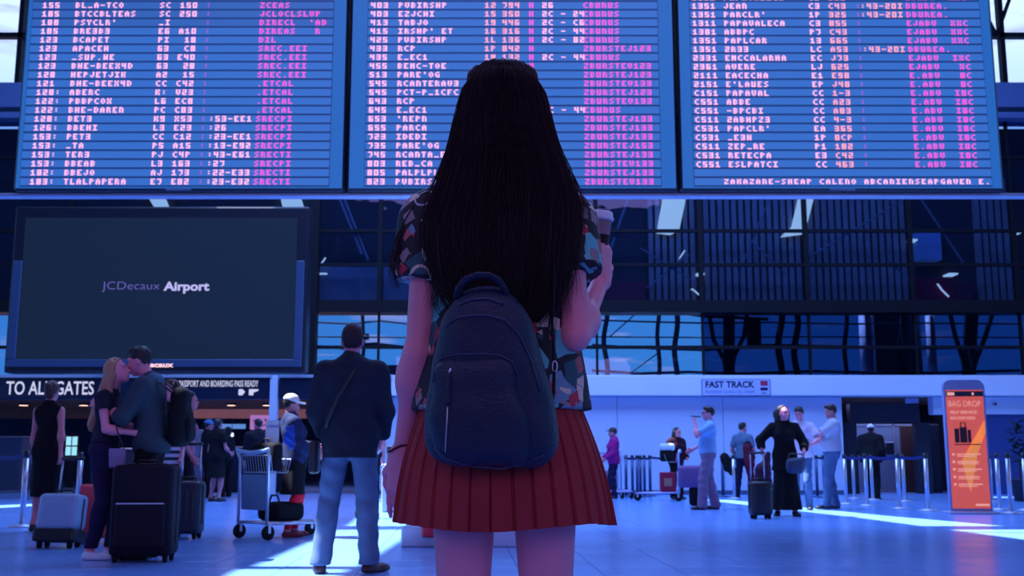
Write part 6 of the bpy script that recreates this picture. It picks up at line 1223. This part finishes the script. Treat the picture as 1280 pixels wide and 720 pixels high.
# ------ navy backpack
bo = P(615, 590, 2.04); o = thing('backpack', 'navy leather rucksack worn on the woman\'s back', 'backpack', bo)
def B(px, py, y=2.06): return P(px, py, y) - bo
M_NAVY = mat('navy_leather', (0.007, 0.015, 0.050), .40, noise=.25, nscale=10, bump=.5, bscale=230, spec=.35)
bprims = [cone(B(564, 548), B(664, 552), .050, .050, .06, (1, 1.0, 1)), cone(B(570, 500), B(656, 505), .052, .052, .06, (1, 1.05, 1)), cone(B(578, 455), B(644, 458), .050, .050, .06, (1, 1.0, 1)), cone(B(587, 413), B(632, 415), .052, .050, .06, (1, .95, 1)), cone(B(602, 386), B(612, 386), .042, .042, .05, (1, .85, 1))]
body = sculpt('bag_body', bprims, M_NAVY, .0045, o, folds=(.0012, 40, 30, .5))
pk = sculpt('front_pocket', [cone(B(567, 472, 2.022), B(624, 470, 2.022), .040, .040, .03, (1, .75, 1)), cone(B(565, 520, 2.018), B(632, 520, 2.018), .043, .043, .04, (1, .8, 1)), cone(B(572, 555, 2.026), B(640, 556, 2.026), .040, .040, .04, (1, .8, 1))], M_NAVY, .0045, o, folds=(.0012, 40, 30, .9))
from mathutils.bvhtree import BVHTree
def tree(*obs):
    vs_, fs = [], []
    for ob in obs:
        k = len(vs_); vs_ += [v.co.copy() for v in ob.data.vertices]; fs += [[i + k for i in p.vertices] for p in ob.data.polygons]
    return BVHTree.FromPolygons(vs_, fs)
bv = tree(body, pk)
def onto(px, py, off=.001):
    e_ = Vector(cam.location) - bo; d = (B(px, py, 2.0) - e_).normalized(); hit = bv.ray_cast(e_, d)[0]
    return (hit if hit is not None else B(px, py, 2.0)) - d * off
def seam(name, pts, r, m, n=4):
    fine = []
    for (a, b), (c, d) in zip(pts[:-1], pts[1:]):
        for k in range(n): t = k / n; fine.append(onto(a + (c - a) * t, b + (d - b) * t, r * .4))
    fine.append(onto(*pts[-1], r * .4)); mb = MB(); mb.tube(fine, r, 6); return mb.build(name, m, o, True)
M_PIPE = mat('navy_piping', (0.014, 0.028, 0.09), .4)
seam('piping', [(541, 478), (543, 458), (553, 447), (575, 443), (600, 442), (625, 444), (640, 452), (648, 470)], .0016, M_PIPE)
seam('piping', [(556, 408), (570, 398), (590, 394), (610, 394), (632, 400), (650, 420), (664, 450), (676, 490)], .0018, M_PIPE)
seam('piping', [(543, 560), (560, 574), (590, 583), (625, 586), (655, 580), (680, 568)], .0018, M_PIPE)
seam('zip_flap', [(561, 466), (560.5, 490), (559.5, 506)], .0055, M_NAVY)
seam('zip', [(559.5, 506), (558.8, 525), (557.5, 545), (556.5, 566)], .0014, mat('zip_teeth', (0.5, 0.42, 0.45), .35, .8))
zp = seam('zip_pull', [(563.5, 461), (561, 466), (560.5, 472)], .0026, M_CHROME, 2)
a_ = [B(572, 374, 2.045), B(574, 360, 2.035), B(582, 350, 2.03), B(596, 344.5, 2.03), B(611, 344.5, 2.03), B(624, 351, 2.03), B(631, 362, 2.035), B(633, 376, 2.045)]
mb = MB(); mb.tube(a_, .0085, 8, flat=.45); mb.build('handle', M_NAVY, o, True)
seam('flap_fold', [(575, 380), (590, 374), (610, 373), (630, 380)], .0022, M_PIPE)
M_STR = mat('black_strap', (0.010, 0.011, 0.018), .6)
mb = MB(); mb.tube([B(690, 400, 2.12), B(692, 430, 2.10), B(693, 460, 2.08), B(692, 490, 2.07), B(688, 520, 2.07), B(680, 545, 2.07)], .0085, 8, flat=.4); mb.build('shoulder_strap', M_STR, o, True)
mb = MB(); mb.tube([B(690, 300, 2.13), B(693, 340, 2.125), B(692, 370, 2.125), B(690, 402, 2.12)], .0085, 8, flat=.4); mb.build('shoulder_strap', M_STR, o, True); mb = MB(); mb.tube([B(582, 380, 2.12), B(575, 330, 2.13), B(572, 290, 2.16)], .0085, 8, flat=.4); mb.build('shoulder_strap', M_STR, o, True)
mb = MB(); mb.tube([B(549, 420, 2.13), B(541, 450, 2.115), B(537, 490, 2.10), B(540, 540, 2.08)], .0075, 8, flat=.4); mb.build('shoulder_strap', M_STR, o, True)
mb = MB(); mb.tube([B(693.5 + 3 * math.cos(a), 458 + 7 * math.sin(a), 2.072) for a in [k * PI / 5 for k in range(10)]], .0012, 5, closed=True); mb.build('buckle', M_CHROME, o, True)
